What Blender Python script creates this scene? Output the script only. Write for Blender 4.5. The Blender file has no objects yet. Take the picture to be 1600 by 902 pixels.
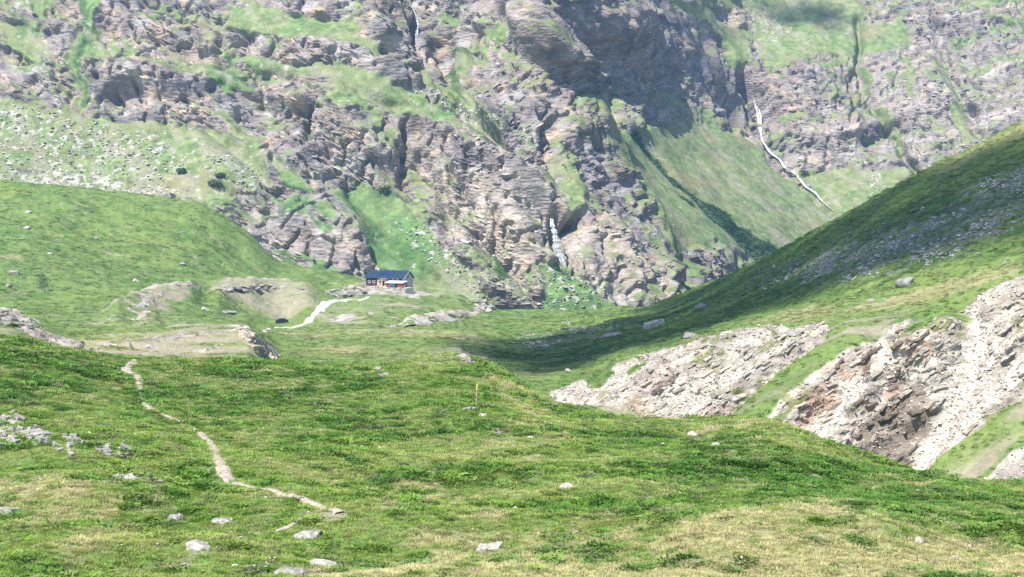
import bpy, bmesh, math, random
import numpy as np
from mathutils import Vector, Matrix

random.seed(7)
rng = np.random.default_rng(11)
scene = bpy.context.scene
COL = scene.collection
R = math.radians

# ------------------------------------------------------------------ camera
F = 2462.0                 # focal length in photograph pixels (1600 wide)
YH = 330.0                 # photograph row of the horizon
cam_data = bpy.data.cameras.new('camera')
cam_data.sensor_width = 36.0
cam_data.lens = F / 1600.0 * 36.0
cam_data.shift_y = -(451.0 - YH) / 1600.0
cam_data.clip_start = 0.5
cam_data.clip_end = 20000.0
cam = bpy.data.objects.new('camera', cam_data)
cam.location = (0, 0, 0)
cam.rotation_euler = (R(90), 0, 0)
COL.objects.link(cam)
scene.camera = cam

# ------------------------------------------------------------------ sky, sun, exposure
SUN_EL, SUN_AZ = R(54), R(-144)          # azimuth from +Y, clockwise towards +X: behind the camera, to the left
to_sun = Vector((math.sin(SUN_AZ) * math.cos(SUN_EL), math.cos(SUN_AZ) * math.cos(SUN_EL), math.sin(SUN_EL)))
world = bpy.data.worlds.new('World')
scene.world = world
world.use_nodes = True
wn = world.node_tree
bg = wn.nodes['Background']
sky = wn.nodes.new('ShaderNodeTexSky')
sky.sky_type = 'NISHITA'
sky.sun_disc = False
sky.sun_elevation = SUN_EL
sky.sun_rotation = SUN_AZ
sky.altitude = 2300
wn.links.new(sky.outputs[0], bg.inputs[0])
bg.inputs[1].default_value = 0.12
sun_d = bpy.data.lights.new('sun', 'SUN')
sun_d.energy = 5.0
sun_d.angle = R(0.5)
sun_d.color = (1.0, 0.95, 0.87)
sun = bpy.data.objects.new('sun', sun_d)
sun.rotation_euler = (-to_sun).to_track_quat('-Z', 'Y').to_euler()
COL.objects.link(sun)
scene.view_settings.view_transform = 'Standard'
scene.view_settings.look = 'None'
scene.view_settings.exposure = 0.86
scene.view_settings.gamma = 1.0
scene.render.engine = 'CYCLES'
scene.cycles.use_denoising = False
scene.cycles.max_bounces = 6
scene.cycles.diffuse_bounces = 3
scene.cycles.volume_bounces = 1
scene.cycles.transparent_max_bounces = 8
scene.cycles.volume_step_rate = 4.0

# ------------------------------------------------------------------ numeric helpers
_P = np.random.default_rng(3).permutation(256).astype(np.int32)
_P = np.concatenate([_P, _P, _P])
_G = np.array([[1,1,0],[-1,1,0],[1,-1,0],[-1,-1,0],[1,0,1],[-1,0,1],[1,0,-1],[-1,0,-1],
               [0,1,1],[0,-1,1],[0,1,-1],[0,-1,-1],[1,1,0],[-1,1,0],[0,-1,1],[0,-1,-1]], np.float32)

def perlin(x, y, z):
    x = np.asarray(x, np.float32); y = np.asarray(y, np.float32); z = np.asarray(z, np.float32)
    x, y, z = np.broadcast_arrays(x, y, z)
    xf = np.floor(x); yf = np.floor(y); zf = np.floor(z)
    xi = xf.astype(np.int32) & 255; yi = yf.astype(np.int32) & 255; zi = zf.astype(np.int32) & 255
    x = x - xf; y = y - yf; z = z - zf
    u = x*x*x*(x*(x*6-15)+10); v = y*y*y*(y*(y*6-15)+10); w = z*z*z*(z*(z*6-15)+10)
    def g(h, a, b, c):
        q = _G[h & 15]
        return q[..., 0]*a + q[..., 1]*b + q[..., 2]*c
    A = _P[xi]; B = _P[xi+1]
    AA = _P[A+yi]; AB = _P[A+yi+1]; BA = _P[B+yi]; BB = _P[B+yi+1]
    n000 = g(_P[AA+zi], x, y, z); n100 = g(_P[BA+zi], x-1, y, z)
    n010 = g(_P[AB+zi], x, y-1, z); n110 = g(_P[BB+zi], x-1, y-1, z)
    n001 = g(_P[AA+zi+1], x, y, z-1); n101 = g(_P[BA+zi+1], x-1, y, z-1)
    n011 = g(_P[AB+zi+1], x, y-1, z-1); n111 = g(_P[BB+zi+1], x-1, y-1, z-1)
    a = n000 + u*(n100-n000); b = n010 + u*(n110-n010)
    c = n001 + u*(n101-n001); d = n011 + u*(n111-n011)
    e = a + v*(b-a); f = c + v*(d-c)
    return e + w*(f-e)

def fbm(p, s, oc=4, gain=0.5, off=0.0):
    t = 0; a = 1.0; k = 1.0 / s
    for i in range(oc):
        t = t + a * perlin(p[0]*k + off + i*17.3, p[1]*k + 3.7*i, p[2]*k + 9.1*i)
        a *= gain; k *= 2.03
    return t

def ridged(p, s, oc=3, off=0.0):
    t = 0; a = 1.0; k = 1.0 / s
    for i in range(oc):
        t = t + a * (1 - 2*np.abs(perlin(p[0]*k + off + i*11.3, p[1]*k + 5.1*i, p[2]*k + 2.7*i))*1.6)
        a *= 0.5; k *= 2.05
    return t

def sstep(a, b, x):
    t = np.clip((x - a) / (b - a), 0, 1)
    return t*t*(3-2*t)

def mix3(a, b, m):
    return a + (np.asarray(b, np.float32) - a) * m[..., None]

def pchip(xs, ys, x):
    xs = np.asarray(xs, float); ys = np.asarray(ys, float)
    h = np.diff(xs); d = np.diff(ys) / h
    m = np.zeros_like(ys)
    for i in range(1, len(xs)-1):
        if d[i-1]*d[i] > 0:
            w1 = 2*h[i]+h[i-1]; w2 = h[i]+2*h[i-1]
            m[i] = (w1+w2)/(w1/d[i-1]+w2/d[i])
    m[0] = d[0]; m[-1] = d[-1]
    j = np.clip(np.searchsorted(xs, x) - 1, 0, len(h)-1)
    t = (x - xs[j]) / h[j]
    return ((1+2*t)*(1-t)**2*ys[j] + t*(1-t)**2*h[j]*m[j] + t*t*(3-2*t)*ys[j+1] + t*t*(t-1)*h[j]*m[j+1])

# ---- traced maps: a region of the place is marked out once, then read back per ground point
MS = 0.5
MX0, MY0, MX1, MY1 = -300, -200, 1900, 960
MW, MH = int((MX1-MX0)*MS), int((MY1-MY0)*MS)
_gx, _gy = np.meshgrid((np.arange(MW)+0.5)/MS + MX0, (np.arange(MH)+0.5)/MS + MY0)
_gx = _gx.astype(np.float32); _gy = _gy.astype(np.float32)

def inpoly(pts):
    n = len(pts); m = np.zeros(_gx.shape, bool)
    for i in range(n):
        x1, y1 = pts[i]; x2, y2 = pts[(i+1) % n]
        if y1 == y2: continue
        m ^= ((y1 > _gy) != (y2 > _gy)) & (_gx < (x2-x1)*(_gy-y1)/(y2-y1) + x1)
    return m.astype(np.float32)

def segdist(pts, widths=None):
    best = np.full(_gx.shape, 1e6, np.float32)
    for i in range(len(pts)-1):
        (x1, y1), (x2, y2) = pts[i], pts[i+1]
        dx, dy = x2-x1, y2-y1
        t = np.clip(((_gx-x1)*dx + (_gy-y1)*dy) / (dx*dx+dy*dy+1e-9), 0, 1)
        d = np.hypot(_gx-x1-t*dx, _gy-y1-t*dy)
        if widths is not None:
            d = d / (widths[i] + (widths[i+1]-widths[i])*t)
        best = np.minimum(best, d)
    return best

def blur(a, r):
    r = max(1, int(r*MS)); 
    for _ in range(2):
        for ax in (0, 1):
            p = np.concatenate([np.repeat(a.take([0], ax), r+1, ax), a, np.repeat(a.take([-1], ax), r, ax)], ax)
            c = np.cumsum(p, ax, dtype=np.float64)
            n = a.shape[ax]
            a = ((c.take(range(2*r+1, 2*r+1+n), ax) - c.take(range(0, n), ax)) / (2*r+1)).astype(np.float32)
    return a

class Map:
    def __init__(self, base): self.a = np.full(_gx.shape, base, np.float32)
    def poly(self, v, pts, soft=8):
        m = inpoly(pts)
        if soft: m = blur(m, soft)
        self.a += (v - self.a) * m
    def line(self, v, pts, w, soft=0.5):
        ws = w if isinstance(w, (list, tuple)) else [w]*len(pts)
        d = segdist(pts, ws)
        m = 1 - sstep(1-soft, 1+soft, d)
        self.a += (v - self.a) * m
    def add(self, v, pts, w):
        ws = w if isinstance(w, (list, tuple)) else [w]*len(pts)
        d = segdist(pts, ws)
        self.a += v * np.exp(-d*d*1.2)
    def get(self, px, py):
        u = np.clip((px-MX0)*MS-0.5, 0, MW-1.001); v = np.clip((py-MY0)*MS-0.5, 0, MH-1.001)
        i = u.astype(np.int32); j = v.astype(np.int32); fu = u-i; fv = v-j
        a = self.a
        return (a[j, i]*(1-fu)+a[j, i+1]*fu)*(1-fv) + (a[j+1, i]*(1-fu)+a[j+1, i+1]*fu)*fv

# ------------------------------------------------------------------ object helpers
def tag(o, label=None, cat=None, group=None, kind=None):
    if label: o['label'] = label
    if cat: o['category'] = cat
    if group: o['group'] = group
    if kind: o['kind'] = kind
    return o

def empty(name, loc, rz=0.0):
    o = bpy.data.objects.new(name, None)
    o.location = loc; o.rotation_euler = (0, 0, rz); o.empty_display_size = 0.3
    COL.objects.link(o)
    return o

def link_mesh(name, me, mat=None, parent=None):
    o = bpy.data.objects.new(name, me)
    if mat is not None and not me.materials: me.materials.append(mat)
    COL.objects.link(o)
    if parent is not None: o.parent = parent
    return o

def grid_mesh(name, P, mat, attrs, col):
    """P (rows, cols, 3)"""
    r, c, _ = P.shape
    me = bpy.data.meshes.new(name)
    me.vertices.add(r*c)
    me.vertices.foreach_set('co', P.reshape(-1).astype(np.float32))
    i = np.arange(r*c, dtype=np.int32).reshape(r, c)
    q = np.stack([i[:-1, :-1], i[:-1, 1:], i[1:, 1:], i[1:, :-1]], -1).reshape(-1)
    n = (r-1)*(c-1)
    me.loops.add(n*4); me.loops.foreach_set('vertex_index', q)
    me.polygons.add(n)
    me.polygons.foreach_set('loop_start', np.arange(0, n*4, 4, dtype=np.int32))
    me.polygons.foreach_set('use_smooth', np.ones(n, bool))
    me.update(calc_edges=True)
    for k, a in attrs.items():
        at = me.attributes.new(k, 'FLOAT', 'POINT')
        at.data.foreach_set('value', a.reshape(-1).astype(np.float32))
    at = me.attributes.new('tint', 'FLOAT_COLOR', 'POINT')
    c4 = np.ones((r*c, 4), np.float32); c4[:, :3] = np.clip(col.reshape(-1, 3), 0, 1)
    at.data.foreach_set('color', c4.reshape(-1))
    o = link_mesh(name, me, mat)
    return o

def grid_normals(P):
    du = np.gradient(P, axis=1); dv = np.gradient(P, axis=0)
    n = np.cross(du, dv)
    n /= np.linalg.norm(n, axis=-1, keepdims=True) + 1e-9
    s = np.sign(n[..., 2:3].mean())
    return n * s

# ------------------------------------------------------------------ materials
def new_mat(name):
    m = bpy.data.materials.new(name); m.use_nodes = True
    return m, m.node_tree, m.node_tree.nodes['Principled BSDF']

def terrain_mat(name, sc, bump_rock, bump_grass, var=0.35):
    """tint and rockness come from the sheet; grain, speckle and relief are noise in world space"""
    m, nt, b = new_mat(name)
    N = nt.nodes.new; L = nt.links.new
    at = N('ShaderNodeAttribute'); at.attribute_name = 'tint'
    rk = N('ShaderNodeAttribute'); rk.attribute_name = 'rock'
    geo = N('ShaderNodeNewGeometry')
    n1 = N('ShaderNodeTexNoise'); n1.inputs['Scale'].default_value = 1.0/sc; n1.inputs['Detail'].default_value = 5; n1.inputs['Roughness'].default_value = 0.65
    n2 = N('ShaderNodeTexNoise'); n2.inputs['Scale'].default_value = 0.22/sc; n2.inputs['Detail'].default_value = 4
    vo = N('ShaderNodeTexVoronoi'); vo.inputs['Scale'].default_value = 0.55/sc; vo.feature = 'F1'
    vo.inputs['Randomness'].default_value = 1.0
    mp = N('ShaderNodeMapping'); mp.inputs['Rotation'].default_value = (0.2, 0.35, 0.4); mp.inputs['Scale'].default_value = (0.5, 0.8, 1.7)
    L(geo.outputs['Position'], mp.inputs[0])
    for n in (n1, n2): L(geo.outputs['Position'], n.inputs['Vector'])
    wv = N('ShaderNodeVectorMath'); wv.operation = 'ADD'
    sc3 = N('ShaderNodeVectorMath'); sc3.operation = 'SCALE'; sc3.inputs['Scale'].default_value = sc*1.2
    L(n1.outputs['Color'], sc3.inputs[0]); L(mp.outputs[0], wv.inputs[0]); L(sc3.outputs[0], wv.inputs[1])
    L(wv.outputs[0], vo.inputs['Vector'])
    # brightness variation
    mr = N('ShaderNodeMapRange'); mr.inputs[1].default_value = 0.25; mr.inputs[2].default_value = 0.75
    mr.inputs[3].default_value = 1-var; mr.inputs[4].default_value = 1+var
    L(n1.outputs['Fac'], mr.inputs[0])
    mr2 = N('ShaderNodeMapRange'); mr2.inputs[1].default_value = 0.3; mr2.inputs[2].default_value = 0.7
    mr2.inputs[3].default_value = 0.85; mr2.inputs[4].default_value = 1.15
    L(n2.outputs['Fac'], mr2.inputs[0])
    mu = N('ShaderNodeMath'); mu.operation = 'MULTIPLY'; L(mr.outputs[0], mu.inputs[0]); L(mr2.outputs[0], mu.inputs[1])
    vm = N('ShaderNodeVectorMath'); vm.operation = 'SCALE'; L(at.outputs['Color'], vm.inputs[0]); L(mu.outputs[0], vm.inputs['Scale'])
    L(vm.outputs[0], b.inputs['Base Color'])
    b.inputs['Roughness'].default_value = 0.92
    b.inputs['Specular IOR Level'].default_value = 0.12
    # relief
    hr = N('ShaderNodeMath'); hr.operation = 'MULTIPLY'; L(vo.outputs['Distance'], hr.inputs[0]); L(rk.outputs['Fac'], hr.inputs[1])
    h1 = N('ShaderNodeMath'); h1.operation = 'MULTIPLY_ADD'; h1.inputs[1].default_value = bump_rock
    L(hr.outputs[0], h1.inputs[0])
    hg = N('ShaderNodeMath'); hg.operation = 'MULTIPLY'; hg.inputs[1].default_value = bump_grass
    L(n1.outputs['Fac'], hg.inputs[0]); L(hg.outputs[0], h1.inputs[2])
    bu = N('ShaderNodeBump'); bu.inputs['Strength'].default_value = 1.0; bu.inputs['Distance'].default_value = sc
    L(h1.outputs[0], bu.inputs['Height']); L(bu.outputs[0], b.inputs['Normal'])
    return m

def noise_mat(name, c1, c2, scale=3.0, rough=0.85, bump=0.3, dist=0.05, detail=5, spec=0.2, metallic=0.0, coords='Object'):
    m, nt, b = new_mat(name)
    N = nt.nodes.new; L = nt.links.new
    tc = N('ShaderNodeTexCoord')
    n = N('ShaderNodeTexNoise'); n.inputs['Scale'].default_value = scale; n.inputs['Detail'].default_value = detail
    L(tc.outputs[coords], n.inputs['Vector'])
    cr = N('ShaderNodeValToRGB'); cr.color_ramp.elements[0].position = 0.3; cr.color_ramp.elements[1].position = 0.7
    cr.color_ramp.elements[0].color = (*c1, 1); cr.color_ramp.elements[1].color = (*c2, 1)
    L(n.outputs['Fac'], cr.inputs[0])
    oi = N('ShaderNodeObjectInfo')
    mr = N('ShaderNodeMapRange'); mr.inputs[3].default_value = 0.8; mr.inputs[4].default_value = 1.2
    L(oi.outputs['Random'], mr.inputs[0])
    vm = N('ShaderNodeVectorMath'); vm.operation = 'SCALE'; L(cr.outputs[0], vm.inputs[0]); L(mr.outputs[0], vm.inputs['Scale'])
    L(vm.outputs[0], b.inputs['Base Color'])
    b.inputs['Roughness'].default_value = rough
    b.inputs['Specular IOR Level'].default_value = spec
    b.inputs['Metallic'].default_value = metallic
    if bump:
        bu = N('ShaderNodeBump'); bu.inputs['Strength'].default_value = bump; bu.inputs['Distance'].default_value = dist
        L(n.outputs['Fac'], bu.inputs['Height']); L(bu.outputs[0], b.inputs['Normal'])
    return m

# ================================================================== THE GROUND (meadow, valley, right-hand hill)
# lofted profiles: for each column of the view, matched knots (distance, sight-line row)
PROF = {
 0:    [(2,2423),(20,1192),(40,985),(55,905),(66,832),(80,762),(98,692),(122,612),(150,527),(170,536),(200,520),(230,488),(390,507),(470,470),(520,410),(580,340),(640,284),(680,290),(790,345)],
 100:  [(2,2423),(20,1192),(40,985),(55,905),(66,830),(80,762),(98,692),(124,614),(152,545),(170,556),(202,545),(235,522),(390,512),(475,473),(520,425),(580,355),(640,292),(680,298),(790,350)],
 200:  [(2,2423),(20,1192),(40,985),(55,905),(67,828),(81,763),(99,696),(127,622),(155,561),(170,567),(205,552),(240,519),(395,513),(480,475),(525,440),(580,378),(640,305),(680,312),(790,360)],
 300:  [(2,2423),(20,1192),(40,985),(55,905),(68,826),(82,765),(100,700),(127,628),(155,560),(170,568),(205,553),(240,517),(395,508),(490,478),(540,446),(590,385),(640,316),(680,322),(790,370)],
 385:  [(2,2423),(20,1192),(40,985),(55,905),(68,826),(82,765),(100,702),(127,630),(157,562),(172,570),(205,553),(240,516),(400,512),(510,495),(560,455),(600,410),(640,362),(680,368),(790,410)],
 440:  [(2,2423),(20,1192),(40,985),(55,905),(68,826),(82,765),(100,702),(127,630),(158,566),(185,600),(235,580),(290,553),(390,525),(505,505),(565,470),(600,436),(640,412),(680,420),(790,470)],
 510:  [(2,2423),(20,1192),(40,985),(55,905),(68,826),(82,765),(100,702),(127,629),(160,571),(188,606),(243,580),(300,552),(395,524),(500,500),(566,468),(598,446),(640,426),(680,436),(790,480)],
 600:  [(2,2423),(20,1192),(40,985),(55,905),(68,826),(82,765),(100,702),(127,628),(160,569),(190,610),(250,578),(310,550),(400,522),(500,492),(566,468),(592,454.5),(640,449),(680,457),(790,500)],
 700:  [(2,2423),(20,1192),(40,985),(55,905),(68,826),(82,765),(100,700),(126,622),(162,553),(190,600),(255,575),(315,552),(400,525),(490,500),(560,480),(605,466),(640,462),(680,472),(790,510)],
 770:  [(2,2423),(20,1192),(40,985),(55,905),(68,826),(82,762),(100,700),(124,630),(156,574),(190,630),(245,595),(300,566),(390,535),(480,510),(550,496),(605,488),(640,485),(690,494),(790,520)],
 870:  [(2,2423),(20,1192),(40,985),(55,905),(68,825),(82,760),(98,702),(115,667),(140,634),(165,660),(205,632),(235,602),(320,562),(420,525),(520,503),(590,493),(640,488),(690,498),(790,525)],
 1000: [(2,2423),(20,1192),(40,985),(55,902),(67,822),(82,760),(97,708),(112,677),(130,655),(155,690),(198,658),(211,612),(226,570),(290,535),(400,506),(480,490),(560,479),(620,492),(790,530)],
 1100: [(2,2423),(20,1192),(40,985),(55,902),(66,819),(82,762),(96,711),(110,682),(126,660),(150,695),(193,664),(206,605),(218,550),(262,518),(350,486),(430,466),(500,446),(560,462),(790,520)],
 1200: [(2,2423),(20,1192),(40,985),(55,904),(66,824),(80,768),(94,718),(107,689),(120,668),(142,705),(188,675),(199,605),(210,534),(240,506),(300,468),(370,430),(440,402),(500,425),(790,500)],
 1300: [(2,2423),(20,1192),(40,985),(54,908),(65,832),(78,782),(90,742),(102,718),(113,704),(135,745),(184,708),(195,608),(207,520),(238,478),(290,425),(345,375),(400,346),(460,380),(790,480)],
 1400: [(2,2423),(20,1192),(40,985),(53,912),(64,842),(74,800),(85,767),(95,747),(105,735),(126,790),(178,742),(190,620),(204,505),(233,452),(275,385),(320,330),(365,288),(420,330),(790,460)],
 1500: [(2,2423),(20,1192),(40,985),(52,915),(63,858),(72,815),(82,782),(91,762),(100,751),(120,800),(171,755),(185,620),(202,472),(229,424),(270,350),(312,293),(358,240),(410,280),(790,440)],
 1600: [(2,2423),(20,1192),(40,985),(51,920),(61,872),(70,828),(79,795),(88,773),(96,760),(116,800),(164,762),(180,620),(199,440),(225,395),(265,320),(305,255),(350,190),(400,230),(790,420)],
}
_pc = sorted(PROF)
PROF[-280] = [(d, y + (20 if 8 < i < 17 else 0) - (20 if i >= 12 else 0)) for i, (d, y) in enumerate(PROF[0])]
PROF[1880] = [(d*(0.96 if 4 < i < 17 else 1), y - (80 if 11 < i < 17 else 0) + (15 if 5 < i < 11 else 0)) for i, (d, y) in enumerate(PROF[1600])]
_pc = sorted(PROF)
_K = len(PROF[0])
_KD = np.array([[PROF[c][k][0] for c in _pc] for k in range(_K)], float)
_KY = np.array([[PROF[c][k][1] for c in _pc] for k in range(_K)], float)

def ground_sheet(px, D):
    """sight-line row for every (D row, px column)"""
    out = np.zeros((len(D), len(px)))
    px = np.clip(px, _pc[0], _pc[-1])
    kd = np.array([pchip(_pc, _KD[k], px) for k in range(_K)])
    ky = np.array([pchip(_pc, _KY[k], px) for k in range(_K)])
    # a little sideways smoothing so that the column knots do not show
    ld = np.log(D)
    for j in range(len(px)):
        out[:, j] = pchip(np.log(kd[:, j]), ky[:, j], ld)
    return out

# ---- what covers the ground, traced region by region (1 = yes)
gr_rock = Map(0.0)          # pale bedrock of the eroded bank and the ledges
gr_earth = Map(0.0)         # thin brown turf and soil
gr_dry = Map(0.15)          # straw-coloured grass
gr_dark = Map(0.25)         # deep green cushions; on the right-hand hill, painted cloud shade
gr_scree = Map(0.0)
gr_white = Map(0.0)         # clean gravel chutes
gr_push = Map(0.0)          # gullies (+) and ribs (-), metres

# eroded bank on the right
gr_rock.poly(1, [(862,612),(900,592),(985,560),(1100,522),(1292,503),(1298,514),(1210,575),(1130,648),(1060,656),(930,634),(872,636)], 3)
gr_rock.poly(0, [(910,592),(945,572),(965,578),(930,600)], 3)
gr_rock.poly(0.15, [(975,575),(1010,560),(1015,572),(985,588)], 3)
gr_rock.poly(1, [(1185,668),(1240,615),(1310,560),(1400,500),(1480,478),(1540,452),(1620,425),(1900,380),(1900,560),(1620,605),(1560,640),(1500,690),(1430,745),(1340,722),(1260,695)], 4)
gr_rock.poly(0.35, [(1400,498),(1500,470),(1520,490),(1470,520),(1400,530)], 8)
gr_rock.poly(0.4, [(1190,668),(1250,610),(1300,590),(1230,670)], 8)
gr_rock.poly(1, [(1520,765),(1570,712),(1640,670),(1900,560),(1900,760)], 4)
gr_rock.poly(0.3, [(1440,745),(1510,690),(1560,650),(1620,620),(1900,520),(1900,560),(1620,660),(1560,712),(1515,765)], 6)
gr_earth.poly(0.5, [(1300,500),(1380,470),(1500,450),(1590,425),(1560,445),(1480,478),(1400,500),(1240,615),(1190,665),(1110,660),(1200,590)], 8)
gr_earth.poly(0.75, [(1440,745),(1510,690),(1560,650),(1620,610),(1620,660),(1560,712),(1515,765)], 6)
gr_earth.poly(0.9, [(920,640),(960,628),(1040,640),(1060,660),(980,660)], 4)
gr_brown = Map(0.0)
for q_ in ([(1328,715),(1345,665),(1440,606),(1466,650),(1430,728),(1350,728)], [(1385,605),(1405,585),(1418,612),(1395,622)], [(1345,620),(1400,600),(1395,612),(1350,640)], [(995,610),(1050,588),(1055,598),(1010,618)], [(1080,610),(1110,596),(1115,612),(1090,622)]):
    gr_brown.poly(1.0, q_, 3)
gr_rust = Map(0.0)
for q_ in ([(1230,650),(1262,615),(1300,595),(1312,625),(1268,668)], [(1460,540),(1495,525),(1490,540)], [(1330,560),(1352,545),(1350,585)], [(960,640),(1000,622),(1040,640)]):
    gr_rust.poly(0.9, q_, 5)
gr_white.line(1, [(1505,485),(1525,530),(1510,590),(1470,660),(1420,745)], [12,20,24,18,16])
gr_white.line(1, [(1372,520),(1378,560),(1330,620),(1280,690)], [8,12,20,26])
gr_white.line(0.8, [(1600,560),(1540,620),(1450,735)], [10,12,10])
gr_white.line(0.9, [(1280,540),(1200,590),(1130,650)], [4,4,5])
gr_white.line(0.6, [(880,605),(960,590),(1020,570)], [10,16,8])
gr_white.line(0.7, [(1020,640),(1100,610),(1160,570)], [18,16,10])
for c in ([(1372,520),(1378,560),(1330,620),(1280,690)], [(1505,485),(1525,530),(1510,590),(1470,660),(1420,745)]):
    gr_push.add(1.6, c, 22)
gr_push.add(1.4, [(1300,512),(1210,578),(1120,660)], 16)
gr_push.add(-2.4, [(1300,700),(1340,620),(1410,575),(1490,520)], 26)
gr_push.add(-2.2, [(1345,720),(1385,650),(1455,600),(1490,540)], 26)
gr_push.add(-1.2, [(1210,650),(1260,600),(1330,550)], 22)
gr_push.add(-1.0, [(960,625),(1050,580),(1150,540)], 22)
gr_push.add(-1.8, [(1332,648),(1400,605),(1490,548)], 9)
gr_push.add(1.6, [(1352,695),(1425,662)], 24)
gr_push.add(-1.8, [(1362,600),(1420,565),(1440,548)], 8)
gr_push.add(2.0, [(1390,612),(1412,600)], 12)
gr_push.add(1.8, [(1262,640),(1300,612)], 14)
gr_push.add(1.6, [(1195,652),(1225,636)], 9)
gr_push.add(1.8, [(1005,608),(1048,594)], 10)
gr_push.add(-1.5, [(1000,596),(1050,578)], 7)
gr_push.add(1.4, [(1088,612),(1110,600)], 9)
gr_push.add(1.2, [(1340,545),(1350,580)], 9)
# hut knoll, ledges in the valley
gr_earth.poly(1.0, [(165,500),(215,462),(265,455),(310,462),(270,485),(215,505)], 5)
gr_earth.poly(1.0, [(320,462),(350,445),(440,442),(495,455),(498,480),(460,495),(395,492),(350,475)], 5)
gr_earth.poly(0.7, [(460,510),(520,495),(590,492),(560,512)], 4)
gr_earth.poly(0.6, [(190,515),(230,497),(255,505),(230,520)], 4)
gr_earth.poly(0.55, [(470,470),(620,462),(760,486),(640,500),(500,492)], 8)
gr_earth.poly(0.5, [(100,500),(170,480),(330,500),(440,500),(380,515),(150,525)], 10)
gr_earth.poly(0.7, [(520,455),(560,450),(680,452),(770,480),(690,465),(600,462)], 5)
gr_earth.poly(0.75, [(590,565),(640,548),(720,548),(770,570),(700,575)], 8)
gr_rock.poly(0.9, [(510,458),(560,448),(650,448),(700,456),(690,464),(600,462)], 3)
gr_rock.line(0.95, [(700,455),(740,468),(770,483)], [4,7,4])
gr_rock.line(0.95, [(640,508),(670,497),(710,492),(750,485)], [3,6,5,3])
gr_rock.line(0.95, [(610,510),(660,505),(720,495)], [2,3,3])
gr_rock.line(0.7, [(500,506),(540,500),(580,494)], [2,3,2])
gr_rock.line(0.9, [(330,450),(370,446),(440,444),(470,452)], [3,4,4,4])
gr_rock.line(0.8, [(205,478),(250,460),(310,458)], [3,6,4])
gr_rock.line(0.7, [(200,495),(250,478)], [3,4])
gr_rock.line(0.8, [(140,545),(200,532),(290,528),(370,520)], [2,3,3,3])
gr_rock.line(0.7, [(210,555),(300,545),(350,535)], [2,2,2])
gr_rock.line(0.9, [(200,500),(230,502)], [3,4])
gr_earth.poly(0.85, [(90,532),(380,512),(430,560),(200,560)], 6)
gr_rock.line(1, [(-60,470),(0,490),(30,500),(48,512),(80,530),(130,540)], [12,12,9,8,5,4])
gr_rock.line(0.9, [(375,514),(392,528),(428,560)], [5,9,4])
gr_earth.poly(0.7, [(-60,500),(50,515),(120,540),(60,535),(-60,530)], 5)
gr_earth.poly(0.8, [(330,550),(395,528),(430,562),(340,562)], 5)
gr_dry.poly(0.95, [(60,530),(380,515),(430,560),(200,558)], 8)
gr_dry.poly(0.45, [(440,510),(760,490),(760,550),(480,565),(430,545)], 20)
gr_dark.poly(0.9, [(300,470),(330,456),(365,462),(330,475)], 4)
gr_dark.poly(0.28, [(-200,280),(300,310),(390,350),(430,420),(420,440),(200,440),(-200,480)], 20)
# right-hand hill
gr_scree.poly(1, [(1290,380),(1380,360),(1460,330),(1520,290),(1620,240),(1900,120),(1900,300),(1620,330),(1500,400),(1380,425),(1270,440),(1220,430)], 14)
gr_scree.poly(0.7, [(820,520),(920,505),(990,500),(960,520),(880,540),(780,545)], 8)
gr_scree.poly(0.5, [(1150,440),(1230,410),(1250,430),(1180,460)], 8)
gr_dark.poly(0.55, [(760,520),(960,500),(1200,410),(1600,215),(1600,390),(1200,490),(1000,560),(860,590),(760,575)], 14)  # hillside turf darkened over the cloud's shadow: shade painted into the colour
gr_dry.poly(0.6, [(870,590),(1000,552),(1200,500),(1600,405),(1600,440),(1400,480),(1200,515),(1000,562)], 8)
gr_dry.poly(0.7, [(1380,310),(1500,240),(1620,180),(1620,200),(1500,262)], 8)
# near meadow
gr_dark.poly(0.75, [(-60,540),(120,560),(400,580),(640,600),(700,650),(560,700),(420,700),(300,640),(-60,630)], 25)
gr_dark.poly(0.9, [(480,580),(620,580),(600,600),(500,595)], 8)
gr_dark.poly(0.95, [(930,665),(1040,665),(1060,690),(940,700)], 12)
gr_dark.poly(1.0, [(1060,710),(1150,700),(1300,740),(1600,775),(1600,830),(1300,790),(1100,770),(1030,740)], 12)
gr_dark.poly(0.9, [(800,790),(900,780),(1600,800),(1600,840),(1100,812),(850,820)], 8)
gr_dry.poly(0.6, [(640,690),(820,680),(900,700),(820,730),(680,725)], 14)
gr_dry.poly(0.72, [(440,905),(560,860),(800,835),(1000,815),(1200,815),(1420,840),(1700,880),(1700,960),(400,960)], 18)
gr_dry.poly(0.6, [(560,770),(720,750),(820,790),(780,840),(600,840)], 20)
gr_dry.poly(0.48, [(-60,740),(110,740),(250,800),(330,860),(200,905),(-60,850)], 20)
gr_dry.poly(0.75, [(-60,752),(100,752),(120,775),(-60,790)], 8)
gr_dry.poly(0.55, [(1000,645),(1180,655),(1240,690),(1100,690),(1040,675)], 10)
gr_dry.poly(0.6, [(620,550),(740,552),(850,625),(900,655),(800,650),(760,600)], 15)
gr_earth.poly(0.55, [(290,850),(420,860),(540,870),(520,930),(250,930)], 12)
gr_earth.poly(0.5, [(480,790),(560,800),(520,850),(440,840)], 10)
gr_earth.poly(0.6, [(1080,670),(1150,675),(1140,690),(1090,688)], 6)
gr_rock.poly(0.52, [(-60,640),(30,640),(75,668),(110,690),(60,700),(-60,705)], 5)

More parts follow.
